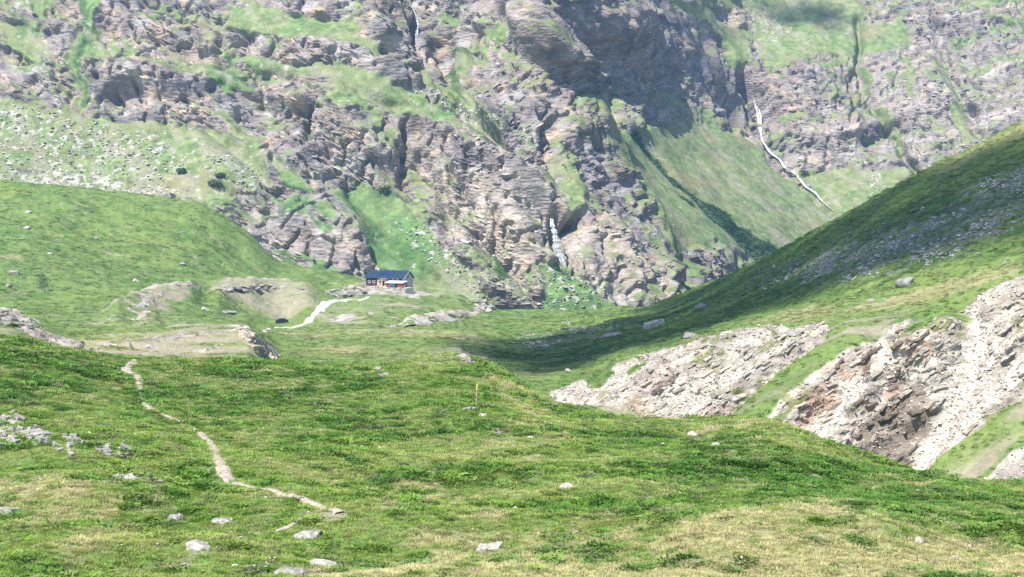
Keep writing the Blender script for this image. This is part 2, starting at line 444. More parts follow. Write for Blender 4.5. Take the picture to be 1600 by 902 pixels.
gr_hump = Map(0.0)
for v_, l_, w_ in ((4.2, [(185,492),(240,472),(295,462)], 19), (4.2, [(345,468),(410,458),(475,470)], 23), (1.8, [(500,503),(570,497)], 9), (1.6, [(230,507),(240,505)], 10),
                   (1.6, [(640,506),(720,492)], 9), (1.5, [(720,470),(760,480)], 9), (-1.5, [(400,505),(450,500)], 12), (1.2, [(660,555),(720,553)], 10)):
    gr_hump.add(v_, l_, w_)
gmat_near = terrain_mat('meadow turf and soil', 0.22, 0.6, 0.9, 0.35)
gmat_mid = terrain_mat('valley turf and limestone', 0.8, 0.75, 0.7, 0.3)

GREEN_A = np.array([0.148, 0.235, 0.060], np.float32)
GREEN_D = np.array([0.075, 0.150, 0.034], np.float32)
DRY = np.array([0.36, 0.335, 0.17], np.float32)
EARTH = np.array([0.33, 0.295, 0.215], np.float32)
LIME = np.array([0.47, 0.43, 0.37], np.float32)
LIME_D = np.array([0.30, 0.245, 0.195], np.float32)
RUST = np.array([0.36, 0.20, 0.12], np.float32)
SCREE = np.array([0.33, 0.325, 0.30], np.float32)

_SWX, _SWD = [-280, 750, 1000, 1300, 1600, 1880], [172, 172, 150, 133, 122, 120]     # where the near sheet hands over to the far one
class Sheet:
    pass

def make_ground(name, D, pxs, mat, near):
    g = ground_sheet(pxs, D)
    PX, DD = np.meshgrid(pxs, D)
    X = DD * (PX-800)/F
    Y = DD
    Z = (YH - g) * DD / F
    p0 = (X.astype(np.float32), Y.astype(np.float32), np.zeros_like(X, dtype=np.float32))
    # natural edges: read the traced regions with a wobble
    wx = fbm(p0, 9.0 if near else 22.0, 4)*(22 if near else 12)
    wy = fbm(p0, 9.0 if near else 22.0, 4, off=40)*(9 if near else 7)
    M = lambda m: m.get((PX+wx).astype(np.float32), (g+wy).astype(np.float32))
    rock = M(gr_rock); earth = M(gr_earth); dry = M(gr_dry); dark = M(gr_dark); scree = M(gr_scree); white = M(gr_white)
    if near: rock = rock*(PX < 400); earth = earth*np.maximum(PX < 800, DD < 128)
    push = gr_push.get(PX.astype(np.float32), g.astype(np.float32))
    back = sstep(0, 1, np.zeros_like(X))
    fine = fbm(p0 if near else (p0[0]*0.45, p0[1], p0[2]), 2.0 if near else 6.0, 4)
    broad = fbm(p0, 26.0 if near else 60.0, 3, off=9)
    # --- relief
    hump = fbm(p0, 30.0, 2, off=6)*0.8*sstep(40, 70, DD) + fbm(p0, 12.0, 4, off=3)*0.75 + fbm(p0, 4.0, 3, off=8)*0.16
    if near:
        dz = hump*sstep(20, 50, DD)*(1-0.7*sstep(95, 140, DD)*(PX < 2000)) + fbm(p0, 1.1, 2, off=1)*0.07
        Z = Z + dz - 2.2*sstep(0, 14, DD-np.interp(PX, _SWX, _SWD)) - 5.0*sstep(10, 30, DD-np.interp(PX, _SWX, _SWD))
        P = np.stack([X, Y, Z], -1)
    else:
        amp = 0.5 + 0.6*sstep(300, 600, DD)
        Z = Z + hump*(0.3+(amp*1.2-0.3)*sstep(180, 240, DD)) + fbm(p0, 45, 3, off=5)*1.0*sstep(220, 320, DD) + scree*fbm(p0, 2.2, 2)*0.5
        Z = Z - 2.2*(1-sstep(-14, 2, DD-np.interp(PX, _SWX, _SWD)))
        Z = Z + gr_hump.get(PX.astype(np.float32), g.astype(np.float32))*sstep(190, 210, DD)
        # turf steps: low terracettes across the slopes
        tz = Z + fbm(p0, 18, 2, off=30)*1.4
        Z = Z + (1-rock)*0.16*np.sin(tz*2*np.pi/1.3)*sstep(180, 240, DD)
        P = np.stack([X, Y, Z], -1)
        N = grid_normals(P)
        pp = (X.astype(np.float32), Y.astype(np.float32), Z.astype(np.float32))
        # tilted beds: plunge down to the left; harder beds stand proud
        bank = rock*sstep(132, 150, DD)*(1-sstep(300, 330, DD))*sstep(760, 840, PX)
        far = rock*np.maximum(sstep(300, 330, DD), 1-sstep(760, 840, PX))
        s = (-0.56*X + 0.25*Y + 0.79*Z) + fbm(pp, 14, 3, off=2)*1.3
        w = np.zeros_like(X)
        for T, A in ((5.2, 1.7), (2.1, 0.8), (0.9, 0.3)):
            k = np.floor(s/T); f = s/T - k
            hsh = np.modf(np.abs(np.sin(k*12.9898+T)*43758.5453))[0]
            lat = sstep(-0.3, 0.1, fbm((X*0.5, Y*0.5, Z*0.5), T*2.5, 2, off=T*7) + hsh*0.5-0.2)
            prof = np.where(f < 0.12, f/0.12, (1-(f-0.12)/0.88)**0.8)
            w += A*prof*(0.35+0.65*hsh)*lat
        rough = fbm(pp, 3.0, 4, off=13)*0.6 + ridged(pp, 1.6, 2, off=3)*0.18
        disp = bank*(1-0.85*white)*(w + rough - 1.3) + bank*white*fbm(pp, 1.2, 2)*0.12
        disp += far*(0.7*np.abs(fbm(pp, 9, 3, off=4)) + 0.22*(w-1.0))*(0.25+0.75*sstep(260, 330, DD))
        disp += far*(1-sstep(280, 330, DD))*rough*0.9
        disp -= push*(0.35+0.65*np.clip(rock+0.2, 0, 1))*1.0
        ND = N.copy(); ND[..., 2] *= (1-0.6*bank); ND /= np.linalg.norm(ND, axis=-1, keepdims=True)
        P = P + ND*disp[..., None]
    Z = P[..., 2]
    pp = (P[..., 0].astype(np.float32), P[..., 1].astype(np.float32), Z.astype(np.float32))
    N = grid_normals(P)
    # --- colour of what grows and lies there
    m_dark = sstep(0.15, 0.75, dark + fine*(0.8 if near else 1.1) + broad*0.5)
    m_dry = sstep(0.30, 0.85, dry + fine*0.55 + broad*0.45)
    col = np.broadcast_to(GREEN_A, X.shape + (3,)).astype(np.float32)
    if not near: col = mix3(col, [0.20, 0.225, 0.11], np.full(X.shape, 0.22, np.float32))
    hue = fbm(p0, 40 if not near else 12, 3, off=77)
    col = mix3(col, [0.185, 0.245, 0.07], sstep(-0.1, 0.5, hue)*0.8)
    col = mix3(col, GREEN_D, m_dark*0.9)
    col = mix3(col, DRY, m_dry*0.8)
    m_earth = sstep(0.35, 0.95, earth + fine*0.7)
    col = mix3(col, EARTH, m_earth*0.85)
    m_sc = sstep(0.5, 0.75, scree*0.75 + fbm(pp, 3.0, 3, off=6)*0.9)
    if near: m_sc = m_sc*0
    col = mix3(col, SCREE, m_sc*0.45)
    m_rock = sstep(0.42, 0.6, rock + fine*0.28)
    rc = np.broadcast_to(LIME, X.shape + (3,)).astype(np.float32)
    if not near:
        rust = sstep(0.05, 0.35, fbm(pp, 11, 3, off=50))
        rc = mix3(rc, [0.42, 0.36, 0.30], rust*0.7)
        rc = mix3(rc, RUST, sstep(0.35, 0.6, fbm(pp, 6, 3, off=90))*0.6)
        rc = mix3(rc, [0.36, 0.33, 0.30], sstep(0.0, 0.4, fbm(pp, 8, 3, off=21))*0.6)
        rc = mix3(rc, [0.40, 0.24, 0.16], M(gr_rust)*0.7)
        rc = mix3(rc, [0.21, 0.175, 0.145], M(gr_brown)*0.8)
        s = (-0.56*P[..., 0] + 0.25*P[..., 1] + 0.79*Z) + fbm(pp, 14, 3, off=2)*1.3
        bed = np.sin(np.floor(s/0.75)*7.7)*0.5+0.5
        rc = rc*(0.72+0.42*bed)[..., None]
        rc = mix3(rc, [0.55, 0.51, 0.445], np.clip(white, 0, 1)*0.95)
        # tufts of grass holding on among the stones
        tuft = sstep(0.28, 0.42, fbm(pp, 5.0, 4, off=61) + 0.12*sstep(0.75, 0.95, N[..., 2]))*(1-white)
        rc = mix3(rc, [0.17, 0.19, 0.06], tuft*0.8)
    col = mix3(col, rc, m_rock)
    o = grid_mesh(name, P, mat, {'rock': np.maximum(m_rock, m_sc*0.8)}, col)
    tag(o, kind='structure')
    S = Sheet(); S.P = P; S.D = D; S.px = pxs; S.obj = o; S.g = g
    S.dark = m_dark; S.dry = m_dry; S.earth = m_earth; S.rock = m_rock; S.scree = m_sc; S.white = white; S.N = N
    S.PX = PX; S.col = col
    return S

D_near = np.concatenate([np.linspace(2, 46, 30), np.exp(np.linspace(np.log(47), np.log(186), 300))])
px_near = np.concatenate([np.linspace(-1100, -270, 40), np.linspace(-260, 1860, 460), np.linspace(1870, 2700, 40)])
near = make_ground('meadow', D_near, px_near, gmat_near, True)
D_mid = np.concatenate([np.linspace(104, 158, 40), np.linspace(158.4, 232, 190)[0:], np.linspace(232.8, 330, 110), np.linspace(331.5, 800, 260)])
px_mid = np.linspace(-230, 1830, 880)
# the near sheet is the upper one where the two overlap: let the far sheet start below it
mid = make_ground('valley_ground', D_mid, px_mid, gmat_mid, False)

def sample(S, x, y, arr=None):
    """bilinear read of a sheet at world x, y (distance y)"""
    x = np.atleast_1d(np.asarray(x, float)); y = np.atleast_1d(np.asarray(y, float))
    px = 800 + F*x/y
    u = np.interp(px, S.px, np.arange(len(S.px))); v = np.interp(y, S.D, np.arange(len(S.D)))
    i = np.clip(u.astype(int), 0, len(S.px)-2); j = np.clip(v.astype(int), 0, len(S.D)-2)
    fu = u-i; fv = v-j
    a = S.P[..., 2] if arr is None else arr
    return (a[j, i]*(1-fu)+a[j, i+1]*fu)*(1-fv)+(a[j+1, i]*(1-fu)+a[j+1, i+1]*fu)*fv

def hit(px, py, S=None, dmin=None, dmax=None):
    """the ground point seen along a sight line: walk out until the line meets the sheet"""
    for T in ([S] if S is not None else [near, mid]):
        D = np.linspace(dmin or max(T.D[0], 46), dmax or T.D[-1], 3000)
        x = D*(px-800)/F
        z = sample(T, x, D)
        row = YH - F*z/D
        k = np.nonzero(row <= py)[0]
        if len(k):
            d = D[k[0]]
            return Vector((d*(px-800)/F, d, float(sample(T, d*(px-800)/F, d)[0])))
    return None

def gz(x, y):
    zs = []
    if y < near.D[-1]: zs.append(float(sample(near, x, y)[0]))
    if y > mid.D[0]: zs.append(float(sample(mid, x, y)[0]))
    return max(zs)

# ================================================================== THE MOUNTAIN (cliffs, grass ramps, gullies)
def soften(p):
    x, y, d = p
    return (x, y, 850 + (d-850)*0.72) if x <= 870 and d < 1200 else p
WALL_C = [soften(p) for p in [
 (-250,560,800),(0,560,800),(300,560,800),(600,560,790),(850,560,800),(1000,560,850),(1200,560,1000),(1400,560,1150),(1700,560,1200),
 (0,480,815),(600,480,805),(850,485,815),(960,485,830),(1060,480,860),
 (-250,290,860),(0,290,860),(200,300,865),(350,300,855),(450,330,842),(520,400,815),(430,420,812),(560,300,880),(640,300,890),(750,300,880),(850,300,890),(950,300,910),
 (-250,180,930),(0,170,945),(150,180,940),(300,190,945),(450,190,945),(560,200,935),(700,200,955),(820,200,940),(900,190,960),
 (0,90,985),(200,90,985),(400,90,990),(600,90,1010),(700,90,1060),(800,80,1010),(870,60,1020),
 (0,0,1050),(200,0,1050),(400,0,1060),(600,0,1090),(680,0,1130),(800,0,1080),(870,0,1080),
 (930,110,1120),(975,195,1060),(1010,235,1080),(1100,310,1080),(1190,395,1080),
 (960,250,960),(1050,330,985),(1120,400,1000),(1050,440,910),
 (1050,200,1190),(1100,260,1170),(1200,330,1150),(1250,370,1150),(1000,100,1210),(1060,30,1290),
 (1170,150,1330),(1195,215,1300),(1240,280,1270),(1300,330,1240),
 (1260,100,1360),(1290,200,1300),(1330,300,1260),(1400,100,1370),(1500,100,1340),(1600,100,1330),(1500,220,1270),(1600,180,1270),(1750,150,1270),
 (1150,50,1400),(1250,40,1430),(1350,20,1430),(1500,0,1420),(1600,0,1410),
 (900,-260,1330),(1200,-260,1650),(1600,-260,1650),(1850,-260,1650),(400,-260,1280),(0,-260,1270),(-250,-260,1270)]]

def thin_plate(pts, vals, q):
    pts = np.asarray(pts, float); n = len(pts)
    def U(r2): return np.where(r2 > 0, r2*np.log(r2+1e-12), 0)*0.5
    K = U(((pts[:, None]-pts[None])**2).sum(-1)) + np.eye(n)*0.004
    A = np.zeros((n+3, n+3)); A[:n, :n] = K; A[:n, n] = 1; A[:n, n+1:] = pts
    A[n, :n] = 1; A[n+1:, :n] = pts.T
    w = np.linalg.solve(A, np.concatenate([vals, np.zeros(3)]))
    out = w[n] + q[..., 0]*w[n+1] + q[..., 1]*w[n+2]
    for i in range(n):
        out = out + w[i]*U((q[..., 0]-pts[i, 0])**2 + (q[..., 1]-pts[i, 1])**2)
    return out

wm_grass = Map(0.38); wm_green = Map(0.2); wm_bush = Map(0.0); wm_scree = Map(0.0); wm_warm = Map(0.1)
wm_push = Map(0.0); wm_steep = Map(0.5)
G = wm_grass.poly
# left massif: cliff bands and grass between them
G(0.75, [(0,15),(60,55),(75,90),(40,88),(0,62)]); G(0.15, [(0,0),(55,0),(60,30),(30,40),(0,25)], 5)
G(0.1, [(140,18),(165,8),(225,8),(335,38),(345,55),(325,78),(250,60),(150,42)], 4)
G(0.1, [(60,20),(115,35),(122,52),(80,45)], 4)
G(0.62, [(118,60),(150,46),(190,68),(250,92),(332,82),(335,112),(200,112),(140,98)], 6)
G(0.12, [(150,55),(200,62),(330,80),(320,95),(230,90),(170,80)], 5)
G(0.0, [(128,100),(150,94),(300,108),(322,122),(272,140),(262,185),(190,197),(150,187),(135,150)], 4)
G(0.0, [(0,72),(30,78),(60,92),(100,108),(102,150),(40,155),(0,142)], 4)
G(0.25, [(255,140),(300,160),(330,200),(300,203),(270,190)], 5)
G(0.1, [(250,0),(360,0),(360,14),(280,8)], 4)
G(0.95, [(128,0),(158,0),(150,30),(135,60),(128,95),(138,165),(122,168),(112,80),(125,40)], 4)
G(0.95, [(55,0),(70,0),(75,30),(60,25)], 3)
G(0.7, [(-100,150),(0,150),(130,178),(280,202),(325,196),(420,240),(435,300),(300,312),(0,290),(-100,290)], 8)
G(0.92, [(318,100),(352,88),(412,138),(405,155),(360,152)], 5)
G(0.88, [(345,20),(360,5),(440,20),(480,45),(350,35)], 5)
G(0.0, [(305,130),(340,122),(385,150),(500,168),(492,196),(400,200),(330,186)], 4)
G(0.05, [(355,40),(400,45),(470,44),(560,78),(645,128),(622,142),(540,106),(400,82),(365,75)], 4)
G(0.0, [(430,0),(530,0),(545,18),(520,28),(445,22)], 4)
G(0.1, [(500,0),(640,0),(652,80),(682,130),(640,122),(600,72),(540,12)], 5)
G(0.1, [(650,0),(880,0),(800,100),(722,140),(690,130),(660,80)], 5)
G(0.82, [(405,22),(460,26),(542,42),(600,82),(640,112),(600,102),(540,72),(480,62),(400,40)], 5)
G(0.85, [(360,85),(400,84),(520,106),(600,132),(680,182),(764,204),(760,218),(690,194),(640,192),(560,146),(480,118),(400,104)], 5)
G(0.25, [(360,100),(400,106),(500,130),(500,165),(400,150),(345,100)], 6)
G(0.55, [(500,125),(560,148),(640,195),(560,175),(500,160)], 8)
wm_grass.line(0.78, [(655,115),(720,150),(790,215),(850,285)], [14,16,18,10])
G(1.0, [(698,72),(738,98),(714,142),(695,142)], 4)
G(0.62, [(738,52),(800,18),(815,40),(790,64),(742,100)], 8)
G(0.05, [(740,132),(850,88),(860,180),(900,240),(850,250),(800,232),(762,180)], 5)
G(0.08, [(488,150),(560,180),(640,192),(662,232),(645,292),(520,296),(482,240)], 5)
G(0.95, [(480,190),(497,158),(492,232),(476,236)], 3)
G(0.06, [(640,200),(700,212),(832,222),(872,300),(862,482),(782,412),(700,382),(660,312)], 5)
G(0.35, [(400,200),(470,200),(520,300),(430,300),(410,240)], 8)
G(0.9, [(430,240),(500,300),(475,300),(425,262)], 5)
G(0.08, [(405,210),(460,205),(475,240),(440,240)], 5)
# ramp behind the hut and the knoll beside it
G(0.9, [(500,298),(560,288),(600,300),(640,330),(700,400),(800,462),(860,500),(620,500),(590,420),(550,350)], 6)
G(0.04, [(352,292),(430,290),(505,302),(545,332),(562,380),(592,414),(560,426),(500,412),(462,432),(430,412),(388,372),(400,340)], 4)
G(0.85, [(478,400),(520,418),(600,424),(600,500),(440,500),(440,440)], 5)
G(0.25, [(505,408),(560,402),(590,415),(560,426),(520,422)], 4)
G(0.35, [(720,420),(790,450),(840,485),(780,485)], 6)
G(0.9, [(770,380),(800,430),(790,440),(768,400)], 4)
G(1.0, [(840,415),(882,418),(965,487),(850,490)], 5)
G(0.03, [(868,340),(962,348),(1002,380),(1052,450),(1062,486),(972,490),(900,430)], 5)
G(0.55, [(872,228),(922,262),(962,300),(932,312),(890,290)], 6)
G(0.45, [(920,300),(960,320),(970,360),(930,350)], 6)
G(0.08, [(920,225),(980,260),(1010,330),(990,370),(960,330),(930,280)], 5)
G(0.86, [(898,168),(962,200),(1052,280),(1165,394),(1135,422),(1055,408),(1012,322),(962,242),(912,192)], 7)
G(0.3, [(1070,390),(1110,380),(1165,400),(1150,430),(1080,430)], 6)
G(0.4, [(1010,400),(1060,420),(1100,450),(1060,480)], 7)
# the far side of the gorge
G(0.15, [(880,0),(1060,0),(1100,58),(1160,128),(1172,205),(1062,190),(990,192),(950,130)], 6)
G(0.6, [(1000,130),(1060,140),(1150,200),(1100,215),(1040,180)], 8)
G(0.28, [(975,150),(1010,160),(1075,190),(1040,205),(985,195)], 6)
G(0.94, [(988,204),(1062,192),(1162,218),(1205,238),(1320,350),(1218,400),(1132,332)], 6)
G(0.9, [(1040,0),(1345,0),(1340,85),(1300,82),(1232,98),(1200,112),(1150,112),(1130,50)], 6)
G(0.3, [(1110,10),(1160,15),(1190,45),(1140,35)], 5)
G(0.04, [(1208,152),(1238,100),(1290,80),(1335,98),(1342,200),(1330,255),(1240,262),(1198,232)], 5)
G(0.05, [(1340,88),(1352,30),(1420,8),(1480,14),(1600,0),(1850,-20),(1850,200),(1600,195),(1500,245),(1430,272),(1352,205)], 6)
G(0.85, [(1350,38),(1410,22),(1415,72),(1350,88)], 4)
G(0.6, [(1480,-10),(1560,-10),(1600,30),(1600,60),(1560,30)], 8)
G(0.68, [(1240,262),(1340,258),(1440,268),(1380,330),(1312,335)], 6)
G(0.05, [(1170,60),(1215,120),(1215,210),(1180,200),(1165,130)], 5)
G(0.8, [(1290,130),(1305,130),(1302,165),(1292,165)], 4)
for ln, w in (([(1340,20),(1345,100),(1380,180),(1430,275)], 5), ([(1215,180),(1255,182)], 5), ([(1420,100),(1425,150)], 6), ([(1490,180),(1520,220)], 9)):
    wm_grass.line(0.9, ln, w)
STRIP = [(985,205),(1060,282),(1130,342),(1200,398)]
wm_grass.line(1.0, STRIP, [6,10,15,20]); wm_bush.line(1.0, STRIP, [5,9,13,18], 0.3)
for ln, w in (([(700,75),(715,130)], 10), ([(485,170),(484,230)], 6), ([(590,290),(605,305)], 12), ([(775,385),(790,430)], 9),
              ([(560,395),(600,420),(640,432)], 9), ([(130,10),(128,60),(124,110),(132,165)], 5), ([(695,280),(698,300)], 4),
              ([(560,320),(600,370)], 6), ([(1250,230),(1255,262)], 6), ([(345,80),(342,105)], 4)):
    wm_bush.line(0.55, ln, w)
wm_green.poly(1.0, [(500,298),(560,288),(640,330),(720,420),(640,440),(590,420),(550,350)], 10)
wm_green.poly(1.0, [(840,415),(882,418),(965,487),(850,490)], 5)
wm_green.poly(0.8, [(318,100),(352,88),(412,138),(360,152)], 8)
wm_green.poly(0.7, [(118,0),(160,0),(140,170),(118,170)], 8)
wm_green.poly(0.8, [(440,240),(600,440),(440,480)], 10)
wm_green.line(0.8, [(690,185),(760,210)], 10)
wm_green.poly(0.5, [(1000,210),(1080,240),(1060,270),(1010,230)], 10)
S_ = wm_scree.poly
S_(1.0, [(-100,255),(0,255),(140,265),(300,300),(310,312),(0,290),(-100,288)], 8)
S_(0.7, [(-100,170),(60,170),(200,240),(60,260),(-100,250)], 14)
S_(0.9, [(205,215),(245,222),(295,262),(270,268)], 6)
S_(0.6, [(120,180),(210,215),(290,290),(180,270)], 12)
S_(0.5, [(300,220),(420,260),(400,300),(320,290)], 12)
wm_scree.line(0.8, [(640,150),(740,180),(800,220)], 10)
S_(0.6, [(600,340),(680,360),(780,450),(700,430)], 12)
wm_scree.line(0.8, [(1330,220),(1380,300)], 8)
S_(0.6, [(1110,0),(1180,10),(1240,60),(1190,60)], 8)
S_(0.6, [(900,420),(1000,480),(850,480),(740,470),(700,440)], 14)
wm_warm.poly(0.9, [(640,230),(700,300),(860,330),(1000,350),(1070,480),(860,480),(780,410),(700,380)], 25)
wm_warm.poly(0.8, [(560,190),(660,200),(650,290),(560,290)], 12)
wm_warm.poly(0.6, [(140,20),(330,60),(330,110),(150,70)], 10)
wm_warm.poly(0.7, [(985,140),(1015,145),(1010,190),(980,190)], 8)
wm_warm.poly(0.5, [(200,160),(330,160),(330,200),(220,195)], 10)
wm_warm.poly(0.4, [(400,85),(500,130),(500,170),(400,150)], 10)
wm_light = Map(0.0)
for v_, q_ in ((0.9, [(388,335),(425,325),(470,400),(455,432),(425,410),(390,372)]), (0.6, [(640,230),(700,280),(860,330),(990,370),(1060,480),(860,480),(780,410),(690,380)]), (0.6, [(720,40),(800,10),(820,60),(740,100)]),
               (0.5, [(1230,170),(1330,170),(1330,260),(1240,262)]), (0.45, [(1350,90),(1600,60),(1600,190),(1430,270)]), (0.5, [(500,300),(560,380),(590,415),(500,410),(470,330)]), (0.4, [(60,90),(105,110),(100,150),(60,140)])):
    wm_light.poly(v_, q_, 14)
# recesses (+, metres into the mountain) and buttresses (-)
Pu = wm_push.add
Pu(13, [(180,150),(212,152)], 17); Pu(8, [(150,118),(168,118)], 9); Pu(7, [(330,140),(345,135)], 9); Pu(9, [(385,180),(400,188)], 14)
Pu(9, [(465,182),(480,178)], 11); Pu(9, [(487,165),(482,230)], 8); Pu(10, [(640,203),(650,207)], 12); Pu(7, [(632,196),(630,280)], 7)
Pu(6, [(566,215),(566,235)], 6); Pu(6, [(512,275),(525,272)], 6); Pu(8, [(450,10),(480,12)], 11); Pu(6, [(385,45),(392,55)], 9); Pu(6, [(440,60),(475,72)], 9)
Pu(6, [(340,50),(338,80),(345,105)], 6); Pu(5, [(385,105),(380,120)], 4); Pu(7, [(690,60),(700,130)], 9); Pu(5, [(530,90),(580,100)], 8)
Pu(10, [(864,340),(868,380),(884,422)], 9); Pu(15, [(885,350),(905,340)], 11); Pu(11, [(872,300),(890,318)], 9); Pu(9, [(893,360),(895,425)], 6); Pu(8, [(938,335),(945,333)], 7)
Pu(8, [(860,195),(868,210)], 9); Pu(6, [(775,330),(772,385)], 6); Pu(6, [(880,390),(882,410)], 6); Pu(5, [(700,265),(720,300)], 6)
Pu(19, [(890,25),(915,80),(945,150),(968,195)], [10,14,16,10]); Pu(12, [(930,90),(955,160)], 12)
Pu(7, STRIP, [8,10,12,14])
Pu(26, [(1165,120),(1195,150),(1200,170)], 15); Pu(16, [(1172,160),(1190,200),(1215,245),(1300,330)], [8,9,9,8]); Pu(12, [(1140,160),(1150,190)], 8)
Pu(10, [(1340,30),(1346,110),(1375,175),(1430,270)], 6); Pu(9, [(1395,195),(1360,215)], 7); Pu(9, [(1440,35),(1455,30)], 10); Pu(6, [(1335,110),(1335,190)], 5)
Pu(6, [(1400,200),(1440,290)], 5); Pu(6, [(1500,170),(1520,180)], 8); Pu(7, [(1210,190),(1215,220)], 6)
Pu(-9, [(830,50),(850,130),(900,200)], 28); Pu(-8, [(520,230),(600,240)], 30); Pu(-7, [(700,260),(820,290)], 40); Pu(-8, [(960,400),(1020,450)], 40)
Pu(-8, [(460,320),(540,370)], 35); Pu(-6, [(400,370),(430,400)], 20); Pu(-7, [(200,120),(300,130)], 30); Pu(-6, [(40,110),(90,120)], 25)
Pu(-10, [(1270,110),(1300,200)], 35); Pu(-8, [(1400,120),(1500,130)], 40); Pu(-14, [(980,40),(1100,120)], 45)

for l_, a_, w_ in (([(540,10),(620,95),(700,150),(770,190)], -7, 15), ([(800,-10),(850,80),(900,165),(960,245),(1010,330),(1050,420)], -11, 20),
                   ([(640,190),(730,230),(820,290),(880,340)], -7, 16), ([(330,110),(430,150),(500,170)], -6, 13), ([(150,25),(250,50),(340,70)], -6, 13), ([(360,50),(470,65),(560,95),(640,135)], -6, 12)):
    wm_push.add(a_, l_, w_)
for l_, a_, w_ in (([(600,80),(690,150),(780,220),(850,290)], 9, 10), ([(648,0),(660,70),(690,135)], 8, 9), ([(850,200),(880,260),(905,300)], 7, 9), ([(690,310),(780,400),(840,480)], 7, 10),
                   ([(655,235),(690,300),(700,390)], 6, 8), ([(320,200),(380,250),(440,300)], 5, 12), ([(350,95),(440,115),(560,145),(680,190)], 6, 9), ([(720,140),(760,200),(800,240)], 6, 9),
                   ([(550,300),(600,370),(680,440)], 6, 14), ([(1460,30),(1480,120),(1530,210)], 8, 10), ([(1270,95),(1285,170),(1300,250)], 6, 8)):
    wm_push.add(a_, l_, w_)
def build_wall():
    pxs = np.concatenate([np.linspace(-240, -30, 30), np.linspace(-26, 1626, 900), np.linspace(1632, 1840, 30)])
    pys = np.concatenate([np.linspace(-260, -12, 36), np.linspace(-10, 500, 385), np.linspace(503, 580, 16)])
    PX, PY = np.meshgrid(pxs, pys)
    cp = np.array(WALL_C)
    D = thin_plate(cp[:, :2]/500.0, cp[:, 2], np.stack([PX, PY], -1)/500.0)
    P = np.stack([D*(PX-800)/F, D, (YH-PY)*D/F], -1)
    f32 = lambda a: a.astype(np.float32)
    p = (f32(P[..., 0]), f32(P[..., 1]), f32(P[..., 2]))
    wx = fbm(p, 30, 4)*16; wy = fbm(p, 30, 4, off=40)*12
    M = lambda m: m.get(f32(PX+wx), f32(PY+wy))
    grass = M(wm_grass); green = M(wm_green); bush = M(wm_bush); scree = M(wm_scree); warm = M(wm_warm)
    push = wm_push.get(f32(PX+wx*0.35), f32(PY+wy*0.35))
    rk = 1 - sstep(0.3, 0.75, grass)
    N = grid_normals(P)
    out = N.copy(); out[..., 2] *= 0.45
    out /= np.linalg.norm(out, axis=-1, keepdims=True)
    # bedding: dips to the right on the left massif, rises to the right in the middle, flatter on the far right
    x, y, z = p
    wob = fbm(p, 60, 3, off=5)
    sA = 0.44*x + 0.10*y + 0.90*z + wob*15
    sB = -0.55*x + 0.83*z + wob*14
    sC = -0.22*x + 0.97*z + wob*12
    wB = sstep(690, 780, PX + wob*60)*(1-sstep(930, 1010, PX))*(1-sstep(240, 330, PY)*0.6)
    wC = sstep(900, 1010, PX)
    def beds(s, T, A, off):
        k = np.floor(s/T); f = s/T-k
        h = np.modf(np.abs(np.sin(k*12.9898+T*3.1+off)*43758.5453))[0]
        lat = sstep(-0.2, 0.3, fbm(p, T*3.2, 2, off=T*7+off) + h*0.6 - 0.25)
        prof = np.where(f < 0.15, f/0.15, (1-(f-0.15)/0.85)**0.9)
        return A*prof*(0.3+0.7*h)*lat
    rgh = 0.15 + 0.85*sstep(-0.05, 0.4, fbm(p, 55, 3, off=64))        # smooth slabby faces against broken ones
    disp = np.zeros_like(D)
    for s, w, o in ((sA, (1-wB)*(1-wC), 0.), (sB, wB, 3.), (sC, wC, 7.)):
        b = beds(s, 30.0, 9.5-5.0*wC, o) + beds(s, 11.0, 3.4*rgh, o) + beds(s, 3.8, 1.2*rgh, o)
        disp += w*b
    pb = (x*0.45, y*0.6, sA*(1-wB)*(1-wC)+sB*wB+sC*wC)
    blocks = ridged(p, 40, 3, off=11)*2.6 + fbm(pb, 9, 4, off=23)*2.2*rgh
    ra = (x*0.71+z*0.71); rb = (x*0.71-z*0.71)*0.3     # ribs running down to the right
    ribs = ridged((ra, rb, y*0.3), 42, 3, off=41)*7.5*(1-wC) + ridged((x, y*0.3, z*0.3), 34, 3, off=43)*4.6*wC
    pv = (x, y, z*0.35)
    cracks = -np.clip(ridged(pv, 12, 2, off=31)-0.7, 0, 1)*7.0
    fine = ridged(pb, 4.0, 2, off=3)*0.5*rgh
    tot = rk*(disp*0.85 - 5.5 + ribs + blocks + cracks + fine) + (1-rk)*(fbm(p, 22, 4, off=9)*1.6 + scree*fbm(p, 3.5, 2, off=2)*1.0)
    tot += fbm(p, 110, 3, off=2)*8 - push*1.15
    tot += bush*(0.8+fbm(p, 4, 2, off=17)*2.2)
    P = P + out*tot[..., None]
    N = grid_normals(P)
    up = N[..., 2]
    p = (f32(P[..., 0]), f32(P[..., 1]), f32(P[..., 2]))
    fine = fbm(p, 9, 4, off=1); med = fbm(p, 26, 3, off=4)
    # turf settles where it is not too steep
    bedn = fbm((p[0]*0.18, p[1]*0.18, pb[2]), 9.0, 3, off=81)
    m_grass = sstep(0.36, 0.72, grass*0.80 + 0.27 + fine*0.42 + bedn*0.6*rk + (up-0.5)*0.75*rk + med*0.25 - 0.16*(ribs/7.5)*rk + (1-rk)*0.1)
    rock = np.broadcast_to(np.array([0.240, 0.208, 0.202], np.float32), D.shape+(3,)).astype(np.float32)
    rock = mix3(rock, [0.34, 0.265, 0.215], np.clip(warm + fbm(p, 40, 3, off=8)*0.8, 0, 1)*0.85)
    rock = mix3(rock, [0.36, 0.34, 0.325], sstep(0.05, 0.45, fbm(p, 16, 4, off=14))*0.75)
    rock = mix3(rock, [0.125, 0.120, 0.125], sstep(0.12, 0.45, fbm(p, 20, 4, off=70))*0.7)
